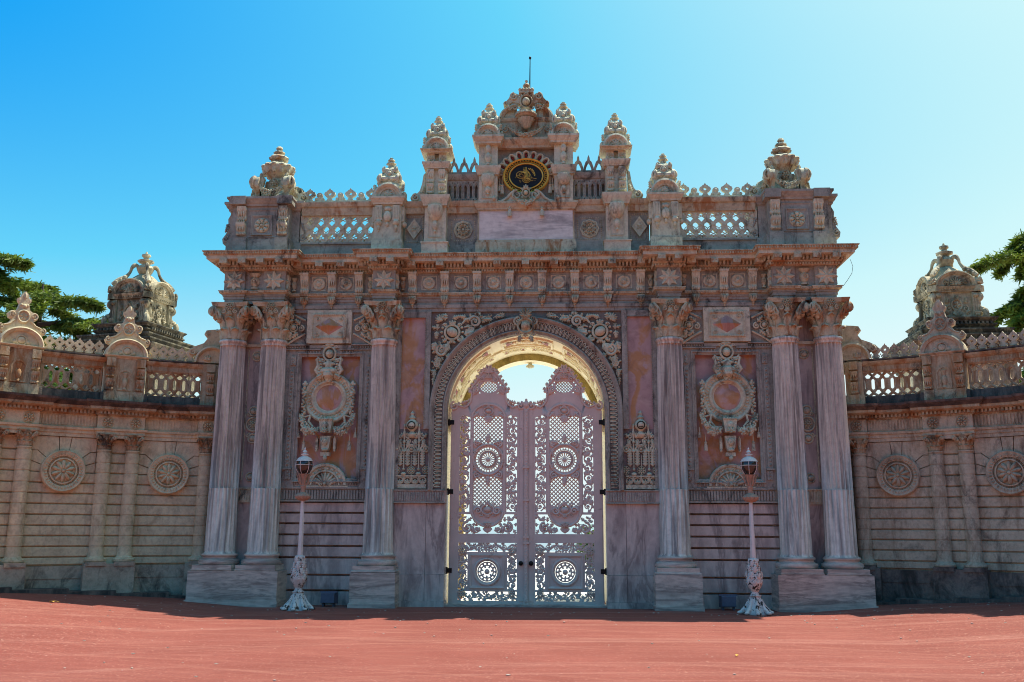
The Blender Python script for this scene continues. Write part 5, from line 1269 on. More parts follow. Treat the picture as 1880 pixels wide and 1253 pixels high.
def wing(s, label):
    W = tag(empty('curved_wall', (s*9.0, -.5, 0)), label, 'wall', 'curved side walls of the gateway')
    inv = np.array([s*9.0, -.5, 0])
    base = wfn(s)
    def mk(T=None): m = MB(T, fn=lambda v: base(v)-inv); return m
    def fin(m, name, mat, parent=W, angle=38):
        if s < 0: m.f = [f[::-1] for f in m.f]
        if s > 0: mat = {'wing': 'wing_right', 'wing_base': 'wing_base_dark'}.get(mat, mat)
        o = m.build(name, mat, parent, angle); return o
    m = mk()
    m.box(U0, U1, .06, .5, -.2, 4.3, 40)
    for a, b in zip([U0]+[U(k) for k in (28.0, 35.8, 41.5, 49.3)], [U(k) for k in (28.0, 35.8, 41.5, 49.3)]+[U1]): pass
    rnd = random.Random(2)
    def course(ua, ub, z0, z1):
        n = max(2, int((ub-ua)/.3)+1)
        m.sweep([(u, 0) for u in np.linspace(ua, ub, n)], [(-.1, z0+.01), (-.022, z0+.01), (0, z0+.024), (0, z1-.024), (-.022, z1-.01), (-.1, z1-.01)])
    for z1, z0 in zip(ZJ, ZJ[1:]):
        if z0 > 2.7:
            for a, b in ((U0, U(21.3)), (U(29.2), U(34.6)), (U(42.7), U(48.1)), (U(56.2), U1)): course(a, b, z0, z1)
        else: course(U0, U1, z0, z1)
    for k in BAYS:
        c = U(k); E0 = U(3.95)
        for sx in (1, -1):
            for pg in ([(.10, 3.15), (.13, 3.443), (E0, 3.443), (E0, 3.153), (.50, 3.153), (.30, 2.98)], [(.315, 2.975), (.51, 3.138), (E0, 3.138), (E0, 2.938), (.62, 2.938), (.40, 2.86)], [(.412, 2.845), (.625, 2.922), (E0, 2.922), (E0, 2.722), (.40, 2.722)]):
                m.prism([(c+sx*x, z) for x, z in pg], .0, .1)
        m.prism([(c-.088, 3.15), (c+.088, 3.15), (c+.115, 3.443), (c-.115, 3.443)], -.005, .1)
    fin(m, 'stone_courses', 'wing', angle=25)
    m = mk(); m.box(U0, U1, -.03, .1, -.2, .80, 30); m.box(U0, U1, -.045, .1, .55, .56, 30)
    fin(m, 'wall_plinth', 'wing_base')
    m = mk(); m.box(U0, U1, -.52, .1, -.3, .13+.0, 30) if 0 else None
    for k0, k1 in ((16.5, 24), (24, 31), (31, 37), (37, 44), (44, 51), (51, 58)):
        zg = .075*(WCX+9*math.sin(R_((k0+k1)/2))-5.6); m.box(U(k0), U(k1)-.002, -.5, .1, -.2, zg+.055, 4)
    fin(m, 'kerb_ledge', 'sooty')
    # pedestals
    for a, b in ((28.7, 35.2), (42.2, 48.7), (18.6, 22.2), (55.6, 58)):
        m = mk(); m.box(U(a), U(b), -.26, .05, -.2, .845, 4); 
        for d in COLS:
            if a < d < b: m.box(U(d)-.2, U(d)+.2, -.285, .05, .80, .885)
        fin(m, 'column_pedestal', 'wing_base')
    for d in COLS:
        m = mk(Matrix.Translation((U(d), -.05, 0)))
        prof = [(.20, .885), (.215, .90), (.215, .935), (.19, .95), (.185, .97), (.16, .985), (.152, 1.0)]
        for z in ZJ[::-1][2:]:
            if z > 3.2: break
            prof += [(.150, z-.015), (.138, z-.008), (.138, z+.008), (.150, z+.015)]
        prof += [(.14, 3.17), (.155, 3.18), (.155, 3.205), (.135, 3.21)]
        m.lathe(prof, 22); c = fin(m, 'engaged_column', 'wing', angle=30)
        m = mk(Matrix.Translation((U(d), -.05, 3.21-5.62*.40)) @ Matrix.Diagonal((.46, .46, .40, 1))); stamp(m, CAP); fin(m, 'capital', 'wing_trim', c, 50)
    # entablature
    m = mk()
    wsweep(m, spans(-.03, -.16), [(-.02, 3.455), (0, 3.455), (0, 3.53), (.02, 3.535), (.02, 3.60), (.05, 3.61), (.06, 3.655), (-.02, 3.655)]); fin(m, 'architrave', 'wing')
    m = mk(); wsweep(m, spans(-.02, -.15), [(-.02, 3.657), (0, 3.657), (0, 3.93), (-.02, 3.93)])
    for (a, b, y) in spans(-.02, -.15):
        if y > -.1:
            n = int((b-a)/.062)
            for i in range(n): m.box(a+(b-a)*(i+.25)/n, a+(b-a)*(i+.75)/n, y-.02, y+.01, 3.70, 3.90)
    fin(m, 'fluted_frieze', 'wing')
    for d in COLS: m = mk(); rosette(m, U(d), 3.79, .115, 8, .06, y=-.15); fin(m, 'frieze_rosette', 'wing')
    m = mk(); wsweep(m, spans(-.02, -.15), [(-.02, 3.932), (.03, 3.932), (.03, 3.95), (.06, 3.955), (.06, 4.02), (.16, 4.03), (.20, 4.06), (.20, 4.11), (-.02, 4.11)])
    for (a, b, y) in spans(-.02, -.15):
        n = int((b-a)/.075)
        for i in range(n): m.box(a+(b-a)*(i+.25)/n, a+(b-a)*(i+.8)/n, y-.12, y-.03, 3.96, 4.025)
    fin(m, 'dentil_cornice', 'wing_trim')
    m = mk(); wsweep(m, spans(-.02, -.15), [(-.02, 4.112), (.21, 4.112), (.24, 4.15), (.29, 4.19), (.30, 4.235), (.0, 4.27), (-.02, 4.27)]); m.box(U0, U1, -.05, .5, 4.2, 4.27, 30); fin(m, 'cornice_ledge', 'sooty')
    m = mk(); wsweep(m, spans(.02, -.13), [(-.02, 4.272), (.0, 4.272), (.0, 4.42), (-.02, 4.45)]); m.box(U0, U1, .03, .35, 4.272, 4.44, 30); fin(m, 'parapet_base', 'sooty')
    # roundels
    for k in BAYS:
        m = mk(Matrix.Translation((U(k), .0, 2.735)))
        m.at(rx=PI/2).lathe([(.435, -.02), (.435, .09), (.415, .115), (.385, .10), (.31, .085), (.30, .04), (.275, .045), (.27, .085), (.245, .09), (.235, .04), (0, .04)], 44)
        for i in range(36): a = 2*PI*i/36; m.ell(.35*math.cos(a), -.09, .35*math.sin(a), .03, .035, .016, a, 6, 4); m.ell(.288*math.cos(a), -.06, .288*math.sin(a), .016, .03, .009, a, 6, 4)
        r_ = fin(m, 'roundel', 'wing')
        m = mk(Matrix.Translation((U(k), .0, 2.735)))
        for i in range(10): a = 2*PI*i/10+PI/2; m.ell(.125*math.cos(a), -.05, .125*math.sin(a), .115, .09, .045, a, 10, 6)
        m.ell(0, -.1, 0, .04, .05); fin(m, 'rosette', 'wing', r_)
    # pierced parapet between the posts
    def posts(k): return (U(k)-U(2.9), U(k)+U(2.9))
    gaps = [(U0, U(19.3)), (U(21.6), U(28.95)), (U(34.9), U(42.4)), (U(48.4), U(55.9))]
    for a, b in gaps[1:]:
        m = mk(); n = max(1, round((b-a)/.185)); st_ = (b-a)/n; zb = 4.45
        for i in range(n+1):
            x = a+st_*i
            for sg in (1, -1):
                pts = [(x+sg*st_*.5, zb), (x+sg*st_*.02, zb+.07), (x-sg*st_*.31, zb+.16), (x-sg*st_*.31, zb+.36), (x+sg*st_*.02, zb+.45), (x+sg*st_*.5, zb+.53)]
                pts = [(min(b, max(a, p[0])), .08, p[1]) for p in pts]; m.tube(pts, .031, 5, 1.3)
            if i < n: pass
        for i in range(n):                      # webs that turn the hexagons into ovals
            x = a+st_*(i+.5); xx = a+st_*i
            if i > 0: m.prism([circ(xx, zb+.265, .085, 12, .17), circ(xx, zb+.265, .052, 12, .125)], .04, .12)
            m.box(x-.028, x+.028, .05, .11, zb+.14, zb+.39)
        fin(m, 'pierced_parapet', 'wing_trim')
    m = mk()
    wsweep(m, [(a, b, .02) for a, b in gaps], [(-.02, 4.98), (.0, 4.98), (.02, 5.0), (.02, 5.10), (.05, 5.12), (.10, 5.16), (.11, 5.2), (-.02, 5.235)]); 
    for a, b in gaps:
        m.box(a, b, .02, .16, 4.97, 5.23, 8); n = int((b-a)/.05)
        for i in range(n): m.box(a+.05*i+.012, a+.05*i+.037, -.015, .02, 5.01, 5.10)
    fin(m, 'parapet_rail', 'wing_trim')
    m = mk()
    for a, b in gaps: m.box(a, b, -.09, .2, 5.215, 5.245, 8)
    fin(m, 'rail_cap', 'sooty')
    for a, b in gaps[1:]:
        m = mk(); n = round((b-a)/.205); st_ = (b-a)/n; m.box(a, b, .03, .1, 5.24, 5.27, 6)
        for i in range(n):
            x = a+st_*(i+.5); z = 5.26
            crest_tall(m, x, z+.02, .195, .31, .02, .10)
            for sg in (1, -1): spiral(m, x+sg*.055, z+.055, .04, .014, 1.4, PI/2, sg, y=.04); m.ell(x+sg*.095, .06, z+.1, .015, .03, .015)
        fin(m, 'leaf_cresting', 'wing')
    # posts with rounded pediments over the column pairs
    PO = [(31.95, 2.55, 1.0), (45.4, 2.55, 1.0), (20.45, 1.15, .8)]
    for k, hw, sc_ in PO:
        m = mk(Matrix.Translation((U(k), -.04, 0))); h = U(hw)
        m.box(-h, h, -.06, .3, 4.44, 5.2); m.box(-h-.02, h+.02, -.09, .3, 4.272, 4.47)
        for sx in ((1, -1) if hw > 2 else (0,)):
            x = sx*(h-.09); m.box(x-.1, x+.1, -.12, .0, 4.272, 4.48); console(m, x, 4.49, 4.74, .075, .14, y=-.06); console(m, x, 4.78, 4.98, .075, .12, y=-.06); m.box(x-.09, x+.09, -.13, 0, 5.02, 5.2); palmette(m, x, 4.8, .08, 5, .04, y=-.1)
        if hw > 2: m.prism([[(-.15, 4.5), (.15, 4.5), (.15, 4.85), (.1, 4.94), (0, 4.98), (-.1, 4.94), (-.15, 4.85)], [(-.12, 4.53), (.12, 4.53), (.12, 4.84), (.08, 4.9), (0, 4.94), (-.08, 4.9), (-.12, 4.84)]], -.09, -.05); m.at(y=-.07, z=4.52).lathe([(0, 0), (.05, 0), (.03, .05), (.06, .12), (.06, .2), (.03, .25), (.05, .32), (.06, .36), (0, .37)], 10)
        p_ = fin(m, 'parapet_post', 'wing_trim')
        m = mk(Matrix.Translation((U(k), -.04, 5.2)))
        if hw > 2:
            m.sweep([(-h, .3), (-h, -.06), (h, -.06), (h, .3)], capprof(0, .07, .06)); r = h+.04
            prof = [(r+.0, .3), (r, -.1), (r-.03, -.12), (r-.05, -.1), (r-.09, -.08), (r-.1, -.02)]
            m.loft([[(q*math.cos(a), yy, .07+q*.86*math.sin(a)) for q, yy in prof] for a in np.linspace(0, PI, 21)], False, False)
            m.prism([((r-.08)*math.cos(a), .07+.86*(r-.08)*math.sin(a)) for a in np.linspace(0, PI, 15)], -.03, .3)
            m.ell(0, -.04, .17, .09, .05, .08); ring(m, 0, .17, .1, .018, .03, 14, y=-.04)
            for sx in (1, -1): m.ell(sx*.13, -.03, .13, .06, .04, .05)
            # scrolled finial plate on top
            o = [(.0, .36), (.36, .30), (.44, .34), (.47, .42), (.42, .48), (.34, .47), (.26, .52), (.2, .60), (.27, .64), (.29, .72), (.24, .78), (.16, .79), (.12, .82), (.085, .95), (.12, 1.0), (.13, 1.06), (.08, 1.08), (.06, 1.16), (0, 1.22)]
            o = o+[(-x, z) for x, z in o[1:-1][::-1]]; m.prism(o, .0, .14)
            ring(m, 0, .68, .11, .022, .04, 20, rz=.125, y=.0); petals(m, 0, .68, .01, .09, 5, .03, .022, y=0, a0=PI/2)
            for sx in (1, -1):
                spiral(m, sx*.21, .71, .07, .02, 1.4, -PI/2, sx, y=.0); spiral(m, sx*.40, .41, .06, .02, 1.4, PI/2, -sx, y=.0); m.tube([(sx*.36, -.01, .46), (sx*.25, -.01, .5), (sx*.15, -.01, .6)], .018, 5)
                m.ell(sx*.095, .05, 1.03, .04, .06, .05); m.ell(sx*.06, .0, .92, .03, .03, .03)
            m.ell(0, .04, 1.12, .045, .07, .1); m.ell(0, .0, .9, .05, .04, .05)
            fin(m, 'rounded_pediment', 'wing', p_)
        else:
            r = .38; q = m.at(.0); q.loft([[(k2*math.cos(a), yy, .05+k2*math.sin(a)) for k2, yy in [(r, .3), (r, -.1), (r-.04, -.12), (r-.07, -.08), (r-.09, -.02)]] for a in np.linspace(.0, PI, 15)], False, False)
            q.prism([((r-.06)*math.cos(a), .05+(r-.06)*math.sin(a)) for a in np.linspace(.0, PI, 12)], -.03, .3); palmette(q, .1, .1, .13, 5, .04, y=-.03)
            q.prism([(-.3, .3), (.3, .30), (.42, .2), (.5, .24), (.5, .34), (.38, .42), (.2, .5), (.12, .62), (.2, .72), (.16, .8), (.05, .82), (-.2, .85)], .0, .14); spiral(q, .42, .28, .07, .022, 1.4, PI/2, -1, y=0); spiral(q, .12, .74, .06, .02, 1.4, -PI/2, 1, y=0)
            fin(m, 'rounded_pediment', 'wing', p_)
    return W
wing(1, 'right-hand curved stone wall with rosette roundels, darker plinth and pierced parapet')
wing(-1, 'left-hand curved stone wall with rosette roundels, paler plinth and pierced parapet below the cedars')
# ================================================================== DOMED PAVILIONS BEHIND
def pavilion(x, y, rz, label, sc_=1.0):
    W = tag(empty('garden_pavilion', (x, y, 0)), label, 'pavilion', 'small stone pavilions behind the side walls'); W.rotation_euler = (0, 0, rz)
    m = MB(); m.box(-1.25, 1.25, -1.25, 1.25, 0, 6.6)
    for sx in (1, -1):
        for sy in (1, -1): m.box(sx*1.28, sx*.95, sy*1.28, sy*.95, 0, 6.4)
    for i in range(4):
        q = m.at(rz=i*PI/2); q.prism([[(-.6, 2.2), (.6, 2.2), (.6, 5), (0, 5.7), (-.6, 5)], [(-.5, 2.3), (.5, 2.3), (.5, 4.95), (0, 5.5), (-.5, 4.95)]], -1.32, -1.24)
    m.build('body', 'old', W)
    m = MB()
    for a, z, h, o in ((1.25, 6.4, .25, .22), (1.45, 6.65, .12, .1), (1.2, 6.9, .2, .15)): m.sweep([(-a, -a), (a, -a), (a, a), (-a, a)], capprof(z, z+h, o), True); m.box(-a, a, -a, a, z, z+h-.01)
    for sx in (1, -1):
        for sy in (1, -1): m.box(sx*1.1, sx*1.5, sy*1.1, sy*1.5, 6.6, 7.0)
    m.loft([[(-a, -a, z), (a, -a, z), (a, a, z), (-a, a, z)] for a, z in ((1.2, 7.05), (1.05, 7.25), (.9, 7.45), (.85, 7.7), (.8, 7.75))])
    for z, a in ((7.52, .98), (7.72, 1.02)): m.sweep([(-a+.1, -a+.1), (a-.1, -a+.1), (a-.1, a-.1), (-a+.1, a-.1)], capprof(z-.06, z+.06, .1), True)
    for i in range(4):
        q = m.at(rz=i*PI/2)
        for j in range(14): q.box(-.8+.12*j, -.74+.12*j, -1.03, -.9, 7.56, 7.63)
        for j in range(5): q.ell(-1.1+.55*j, -1.35, 6.98, .1, .1, .12)
        q.ell(-.95, -.95, 7.3, .16, .16, .14); q.ell(-1.15, -1.15, 7.08, .13, .13, .12)
    for a_, z_ in ((1.62, 6.92), (1.42, 7.12), (1.2, 7.32)): m.sweep([(-a_, -a_), (a_, -a_), (a_, a_), (-a_, a_)], capprof(z_-.1, z_+.06, .1), True); m.box(-a_, a_, -a_, a_, z_-.16, z_+.05)
    m.build('stepped_base', 'old_soot', W)
    m = MB(T=Matrix.Diagonal((.9, .9, 1, 1))); m.box(-.68, .68, -.68, .68, 7.75, 8.75)
    for i in range(4):
        q = m.at(rz=i*PI/2)
        for sx in (1, -1):
            q.box(sx*.48, sx*.70, -.76, -.6, 7.76, 8.6)
            for j in range(3): q.box(sx*(.5+.07*j), sx*(.53+.07*j), -.78, -.7, 7.95, 8.45)
            q.ell(sx*.6, -.78, 8.5, .1, .08, .07); console(q, sx*.6, 7.8, 8.0, .09, .12, y=-.72)
        ring(q, 0, 8.22, .17, .035, .06, 18, y=-.68); petals(q, 0, 8.22, .02, .13, 5, .05, .04, y=-.68)
        for sx in (1, -1): spiral(q, sx*.27, 8.1, .10, .035, 1.4, PI/2, -sx, y=-.7); acanth(q, sx*.3, 8.25, PI/2, .2, .14, .05, 3, y=-.7); acanth(q, sx*.25, 7.95, PI/2-sx, .2, .14, .05, 3, y=-.7)
        palmette(q, 0, 8.4, .13, 5, .05, y=-.7); acanth(q, 0, 7.85, PI/2, .2, .3, .05, 3, y=-.7)
        # arched gable
        q.sweep([(-.8, -.70), (.8, -.70)], [(-.1, 8.62), (.06, 8.62), (.06, 8.68), (.12, 8.72), (.14, 8.78), (-.1, 8.8)])
        for j in range(16): q.box(-.76+.1*j, -.71+.1*j, -.80, -.7, 8.66, 8.72)
        r = .66; prof = [(r, -.3), (r, -.84), (r-.05, -.86), (r-.08, -.82), (r-.14, -.8), (r-.15, -.74)]
        q.loft([[(k*math.cos(a), yy, 8.8+k*.70*math.sin(a)) for k, yy in prof] for a in np.linspace(0, PI, 21)], False, False)
        q.prism([((r-.13)*math.cos(a), 8.8+.7*(r-.13)*math.sin(a)) for a in np.linspace(0, PI, 17)], -.75, -.3)
        palmette(q, 0, 8.83, .28, 9, .05, 1.5, y=-.76)
        for sx in (1, -1): rosette(q, sx*.3, 8.9, .09, 6, .05, y=-.76)
        c = m.at(rz=i*PI/2+PI/4); c.box(-.16, .16, -1.14, -.8, 8.62, 8.8); palmette(c, 0, 8.86, .22, 5, .07, 1.3, y=-1.08); c.ell(0, -.98, 8.92, .16, .14, .16)
        smt(c, [(0, -1.05, 7.78), (0, -1.2, 7.86), (0, -1.17, 8.02), (0, -1.02, 8.12), (0, -.98, 8.3), (0, -1.07, 8.45), (0, -1.0, 8.58)], [.07, .1, .09, .07, .06, .1, .06], 8)
    m.loft([[(a*math.cos(t), a*math.sin(t), z) for t in np.linspace(0, 2*PI, 17)[:-1]] for a, z in ((.8, 8.8), (.74, 9.05), (.58, 9.25), (.40, 9.42), (.26, 9.52), (.2, 9.55))])
    m.build('lantern', 'old', W)
    m = MB(T=Matrix.Translation((0, 0, 9.36)) @ Matrix.Diagonal((.86, .86, .95, 1)))
    m.at(sx=1.25, sy=1.25).lathe([(.34, 0), (.3, .06), (.14, .12), (.10, .18), (.16, .22), (.2, .3), (.24, .42), (.2, .5), (.12, .56), (.1, .6), (.22, .64), (.23, .70), (.12, .74), (.07, .78), (.08, .82), (.13, .86), (.12, .92), (.04, .95), (.02, 1.02), (0, 1.04)], 18, lambda a, z: 1+.06*math.cos(8*a))
    for i in range(4):
        q = m.at(rz=i*PI/2+PI/4)
        smt(q, [(.1, 0, .38), (.26, 0, .48), (.38, 0, .50), (.47, 0, .40), (.52, 0, .24), (.66, 0, .06), (.88, 0, -.08), (1.08, 0, -.26)], [.04, .06, .075, .06, .05, .07, .09, .08], 8)
        for j in range(3): q.ell(.68+.14*j, 0, .03-.10*j, .10, .12, .09)
    m.build('urn_finial', 'old', W)
    return W
pavilion(-12.62, 8.5, R_(-11.8), 'weathered stone pavilion with arched gables behind the left wall, near the spreading cedars')
pavilion(12.62, 8.5, R_(-2.5), 'weathered stone pavilion with arched gables behind the right wall, beside the drooping cedar branches')
# ================================================================== LAMP POSTS
def lamp(x, y, z, label):
    L = tag(empty('street_lamp', (x, y, z)), label, 'street lamp', 'cast iron lamps in front of the gateway')
    m = MB(); m.lathe([(0, 0), (.22, .0), (.22, .05), (.18, .12), (.13, .22), (.115, .30), (.10, .33), (.12, .345), (.12, .36), (.08, .375), (.07, .42), (.09, .45), (.10, .46)], 32, lambda a, zz_: 1+(.10*math.cos(8*a) if zz_ < .3 else 0))
    for i in range(8):
        q = m.at(rz=i*PI/4); smt(q, [(.12, 0, .28), (.17, 0, .16), (.24, 0, .07), (.31, 0, .03)], [.02, .035, .045, .03], 6); q.ell(.30, 0, .035, .055, .06, .035)
        q.ell(.22, 0, .09, .05, .05, .04)
    m.build('base', 'lamp_white', L)
    m = MB(); m.lathe([(.09, .46), (.13, .52), (.15, .60), (.142, .70), (.108, .82), (.075, .95), (.06, 1.0), (.055, 1.01)], 24)
    for i in range(6):
        for k, (r, zz_, t) in enumerate(((.15, .55, 0), (.15, .66, .5), (.12, .78, 0), (.095, .88, .5))):
            q = m.at(rz=(i+t)*PI/3); acanth(q.at(y=-r+.012), 0, zz_, PI/2, .15, .12, .022, 3)
    m.build('acanthus_baluster', 'lamp_white', L)
    m = MB(); m.lathe([(.07, 1.01), (.085, 1.03), (.07, 1.055)], 16); m.lathe([(.055, 1.05), (.052, 1.1), (.036, 2.14), (.03, 2.16)], 12, lambda a, zz_: 1+.05*math.cos(6*a)); 
    for i in range(8): a = PI/4*i; m.ell(.085*math.cos(a), .085*math.sin(a), 1.03, .02)
    m.build('shaft', 'lamp_shaft', L)
    m = MB(); m.lathe([(.04, 2.13), (.10, 2.15), (.145, 2.19), (.15, 2.23), (.12, 2.27), (.06, 2.30), (.045, 2.31)], 28, gadroon(14, .14)); m.build('collar', 'lamp_rust', L)
    m = MB(); m.lathe([(.045, 2.30), (.045, 2.38), (.06, 2.42), (.05, 2.45), (.05, 2.52), (.075, 2.60), (.11, 2.66), (.115, 2.67), (.105, 2.67), (.0, 2.56)], 18)
    for i in range(6): q = m.at(rz=i*PI/3); q.tube([(.04, 0, 2.44), (.10, 0, 2.52), (.12, 0, 2.62), (.16, 0, 2.68)], [.012, .016, .014, .01], 5)
    m.build('globe_holder', 'lamp_rust', L)
    m = MB(); m.lathe([(0, 2.655), (.06, 2.66), (.115, 2.70), (.155, 2.77), (.168, 2.85), (.155, 2.92), (.15, 2.93)], 28); m.build('globe', 'glass', L)
    m = MB(); m.lathe([(.172, 2.925), (.165, 2.94), (.13, 2.99), (.08, 3.02), (.05, 3.03), (.05, 3.05), (.075, 3.06), (.075, 3.075), (.03, 3.085), (.03, 3.10), (.05, 3.115), (.035, 3.14), (.015, 3.16), (.02, 3.18), (0, 3.22)], 24)
    for i in range(6):
        q = m.at(rz=i*PI/3+.3); q.tube([(.09, 0, 2.67), (.122, 0, 2.70), (.162, 0, 2.77), (.174, 0, 2.85), (.162, 0, 2.925)], .0065, 5)
    ring_ = [(.174*math.cos(a), .174*math.sin(a), 2.85) for a in np.linspace(0, 2*PI, 25)]; m.tube(ring_, .006, 5)
    m.build('globe_cap', 'lamp_shaft', L)
    return L
lamp(-4.47, -1.05, .0, 'white cast iron globe lamp standing before the left bay of the gateway')
lamp(4.49, -1.05, .0, 'white cast iron globe lamp before the right bay with flaking paint on its foot')
for s, lab in ((-1, 'low grey floodlight housing on the ground behind the left lamp'), (1, 'low grey floodlight housing on the ground behind the right lamp')):
    x = -4.08 if s < 0 else 4.13
    m = MB(T=Matrix.Translation((0, 0, 0))); m.frustum(-.17, .17, -.14, .1, .05, .30, .03); m.box(-.13, -.09, -.05, .05, 0, .06); m.box(.09, .13, -.05, .05, 0, .06); m.box(-.185, .185, -.05, .0, .28, .31)
    o = m.build('floodlight_box', 'grey_box', None); o.location = (x, -.1, 0); tag(o, lab, 'floodlight', 'floodlight housings behind the lamps')
# ================================================================== TREES
def tufts(P, rng, n, size, spread, dirs=None, droop=.3):
    """needle clumps round points P (k, 3): returns verts, faces of thin blades"""
    k = len(P); idx = rng.integers(0, k, n); c = P[idx]+rng.normal(0, 1, (n, 3))*spread
    d = rng.normal(0, 1, (n, 3)); d[:, 2] = d[:, 2]*.5-droop
    if dirs is not None: d = d*.8+dirs[idx]*1.1
    d /= np.linalg.norm(d, axis=1)[:, None]; sd_ = rng.normal(0, 1, (n, 3)); sd_ -= d*(sd_*d).sum(1)[:, None]; sd_ /= np.linalg.norm(sd_, axis=1)[:, None]
    L = size*rng.uniform(.6, 1.3, (n, 1)); W_ = L*.16
    v = np.stack([c-sd_*W_, c+sd_*W_, c+d*L+sd_*W_*.3, c+d*L-sd_*W_*.3], 1).reshape(-1, 3)
    f = [(4*i, 4*i+1, 4*i+2, 4*i+3) for i in range(n)]
    return v, f
def cedar(x, y, H, branches, label, seed, r0=.35, n_per=2000, size=.2):
    T_ = tag(empty('cedar_tree', (x, y, 0)), label, 'tree', 'cedars behind the walls')
    rng = np.random.default_rng(seed); rnd = random.Random(seed)
    m = MB(); m.tube([(0, 0, -.2), (.05, 0, H*.3), (0, .1, H*.7), (.03, 0, H)], [r0, r0*.8, r0*.4, .04], 9)
    tr = m.build('trunk', 'bark', T_)
    lim = MB(); fol = MB()
    for (z, az, L, rise, droop) in branches:
        pts = []
        for i in range(13):
            t = i/12; pts.append(Vector((math.cos(az)*L*t, math.sin(az)*L*t, z+rise*t-droop*t**2.2)))
        lim.tube(pts, [.10*(L/4)*(1-.85*i/12)+.012 for i in range(13)], 6)
        PP = []; DD = []
        side = Vector((-math.sin(az), math.cos(az), 0)); dirv = Vector((math.cos(az), math.sin(az), 0))
        for i in range(3, 13):
            t = i/12; w_ = L*.34*math.sin(PI*min(1, .18+t*.8))*(1 if t < .9 else .6)
            for sg in (1, -1):
                for k in range(2):
                    ang = rnd.uniform(.4, 1.1); q0 = pts[i]; wv = w_*rnd.uniform(.55, 1.1); dv = (dirv*math.cos(ang)+side*sg*math.sin(ang))
                    sub = [q0+dv*wv*s_-Vector((0, 0, (.28*wv)*s_**2)) + Vector((0, 0, rnd.uniform(-.05, .08))) for s_ in (0, .33, .66, 1)]
                    lim.tube(sub, [.022, .016, .012, .006], 4)
                    for s_ in range(8):
                        tt = s_/7*3; a_ = int(min(2, tt)); PP.append(sub[a_].lerp(sub[a_+1], tt-a_)); DD.append(dv)
        P = np.array([tuple(p) for p in PP]); D = np.array([tuple(p) for p in DD])
        v, f = tufts(P, rng, int(n_per*L/3), size, .07, D, .25); fol.add(v, f)
        v, f = tufts(P, rng, int(n_per*L/8), size*1.1, .05, None, 1.3); fol.add(v-np.array([0, 0, .03]), f)
    lim.build('branches', 'bark', T_); fol.build('crown', 'needles', T_, smooth=False)
    return T_
rb = random.Random(21)
def whorl(z0, z1, n, L0, L1, rise=.3, droop=.9, rr=rb):
    out = []
    for i in range(n):
        t = i/(n-1); out.append((z0+(z1-z0)*t, i*2.4+rr.uniform(-.4, .4), (L0+(L1-L0)*t)*rr.uniform(.8, 1.1), rise*rr.uniform(.6, 1.4), droop*rr.uniform(.6, 1.3)))
    return out
cedar(-20.4, 16, 11.3, whorl(6.5, 11.0, 20, 3.1, 1.3)+[(10.5, -.15, 2.7, .45, .7), (9.6, -.1, 3.9, .4, .6), (8.9, .05, 3.2, .2, .9), (9.9, PI, 2.4, .3, .6)], 'dark cedar with flat spreading branches nearest the left pavilion', 3)
cedar(-24.6, 18, 13.6, whorl(6.5, 13.2, 30, 3.8, 1.6)+[(12.9, -.2, 2.6, .3, .6), (12.0, .2, 3.2, .3, .6)], 'taller sunlit green cedar cut off by the left edge', 5)
cedar(18.6, 14, 12.9, whorl(6.5, 12.4, 26, 1.9, 1.0, .1, 1.1)+[(12.3, PI, 1.3, .2, .9), (11.5, PI+.1, 2.8, .3, .9), (11.8, PI-.4, 1.6, .2, 1.0), (9.7, PI, 2.2, .3, 1.0), (9.5, PI+.4, 2.0, .2, 1.2)], 'cedar with drooping branches cut off by the right edge', 8)
def bush(x, y, z, r, label, seed, n=5000, h=None):
    B = tag(empty('garden_shrub', (x, y, z)), label, 'shrub', 'shrubs in the garden behind'); rng = np.random.default_rng(seed)
    m = MB(); 
    for i in range(6): a = i*1.05; m.tube([(0, 0, 0), (r*.3*math.cos(a), r*.3*math.sin(a), (h or r)*.6), (r*.6*math.cos(a), r*.6*math.sin(a), (h or r)*1.1)], [.06, .04, .015], 5)
    m.build('stems', 'bark', B)
    P = rng.normal(0, 1, (140, 3)); P /= np.linalg.norm(P, axis=1)[:, None]; P *= rng.uniform(.45, 1, (140, 1)); P = P*np.array([r, r, (h or r)])+np.array([0, 0, (h or r)*1.0])
    v, f = tufts(P, rng, n, .22, .16, None, .0); m = MB(); m.add(v, f); m.build('foliage', 'leaves', B, smooth=False)
bush(-16.2, 7.2, 0, 2.0, 'rounded bright green shrub seen through the left parapet', 4, 9000, 3.0)
bush(-17.5, 11, 0, 2.2, 'tall bright green shrub below the left cedar', 6, 9000, 3.6)
bush(2.2, 16, 0, .7, 'small green shrub glimpsed through the right gate leaf', 9, 2500, .8)
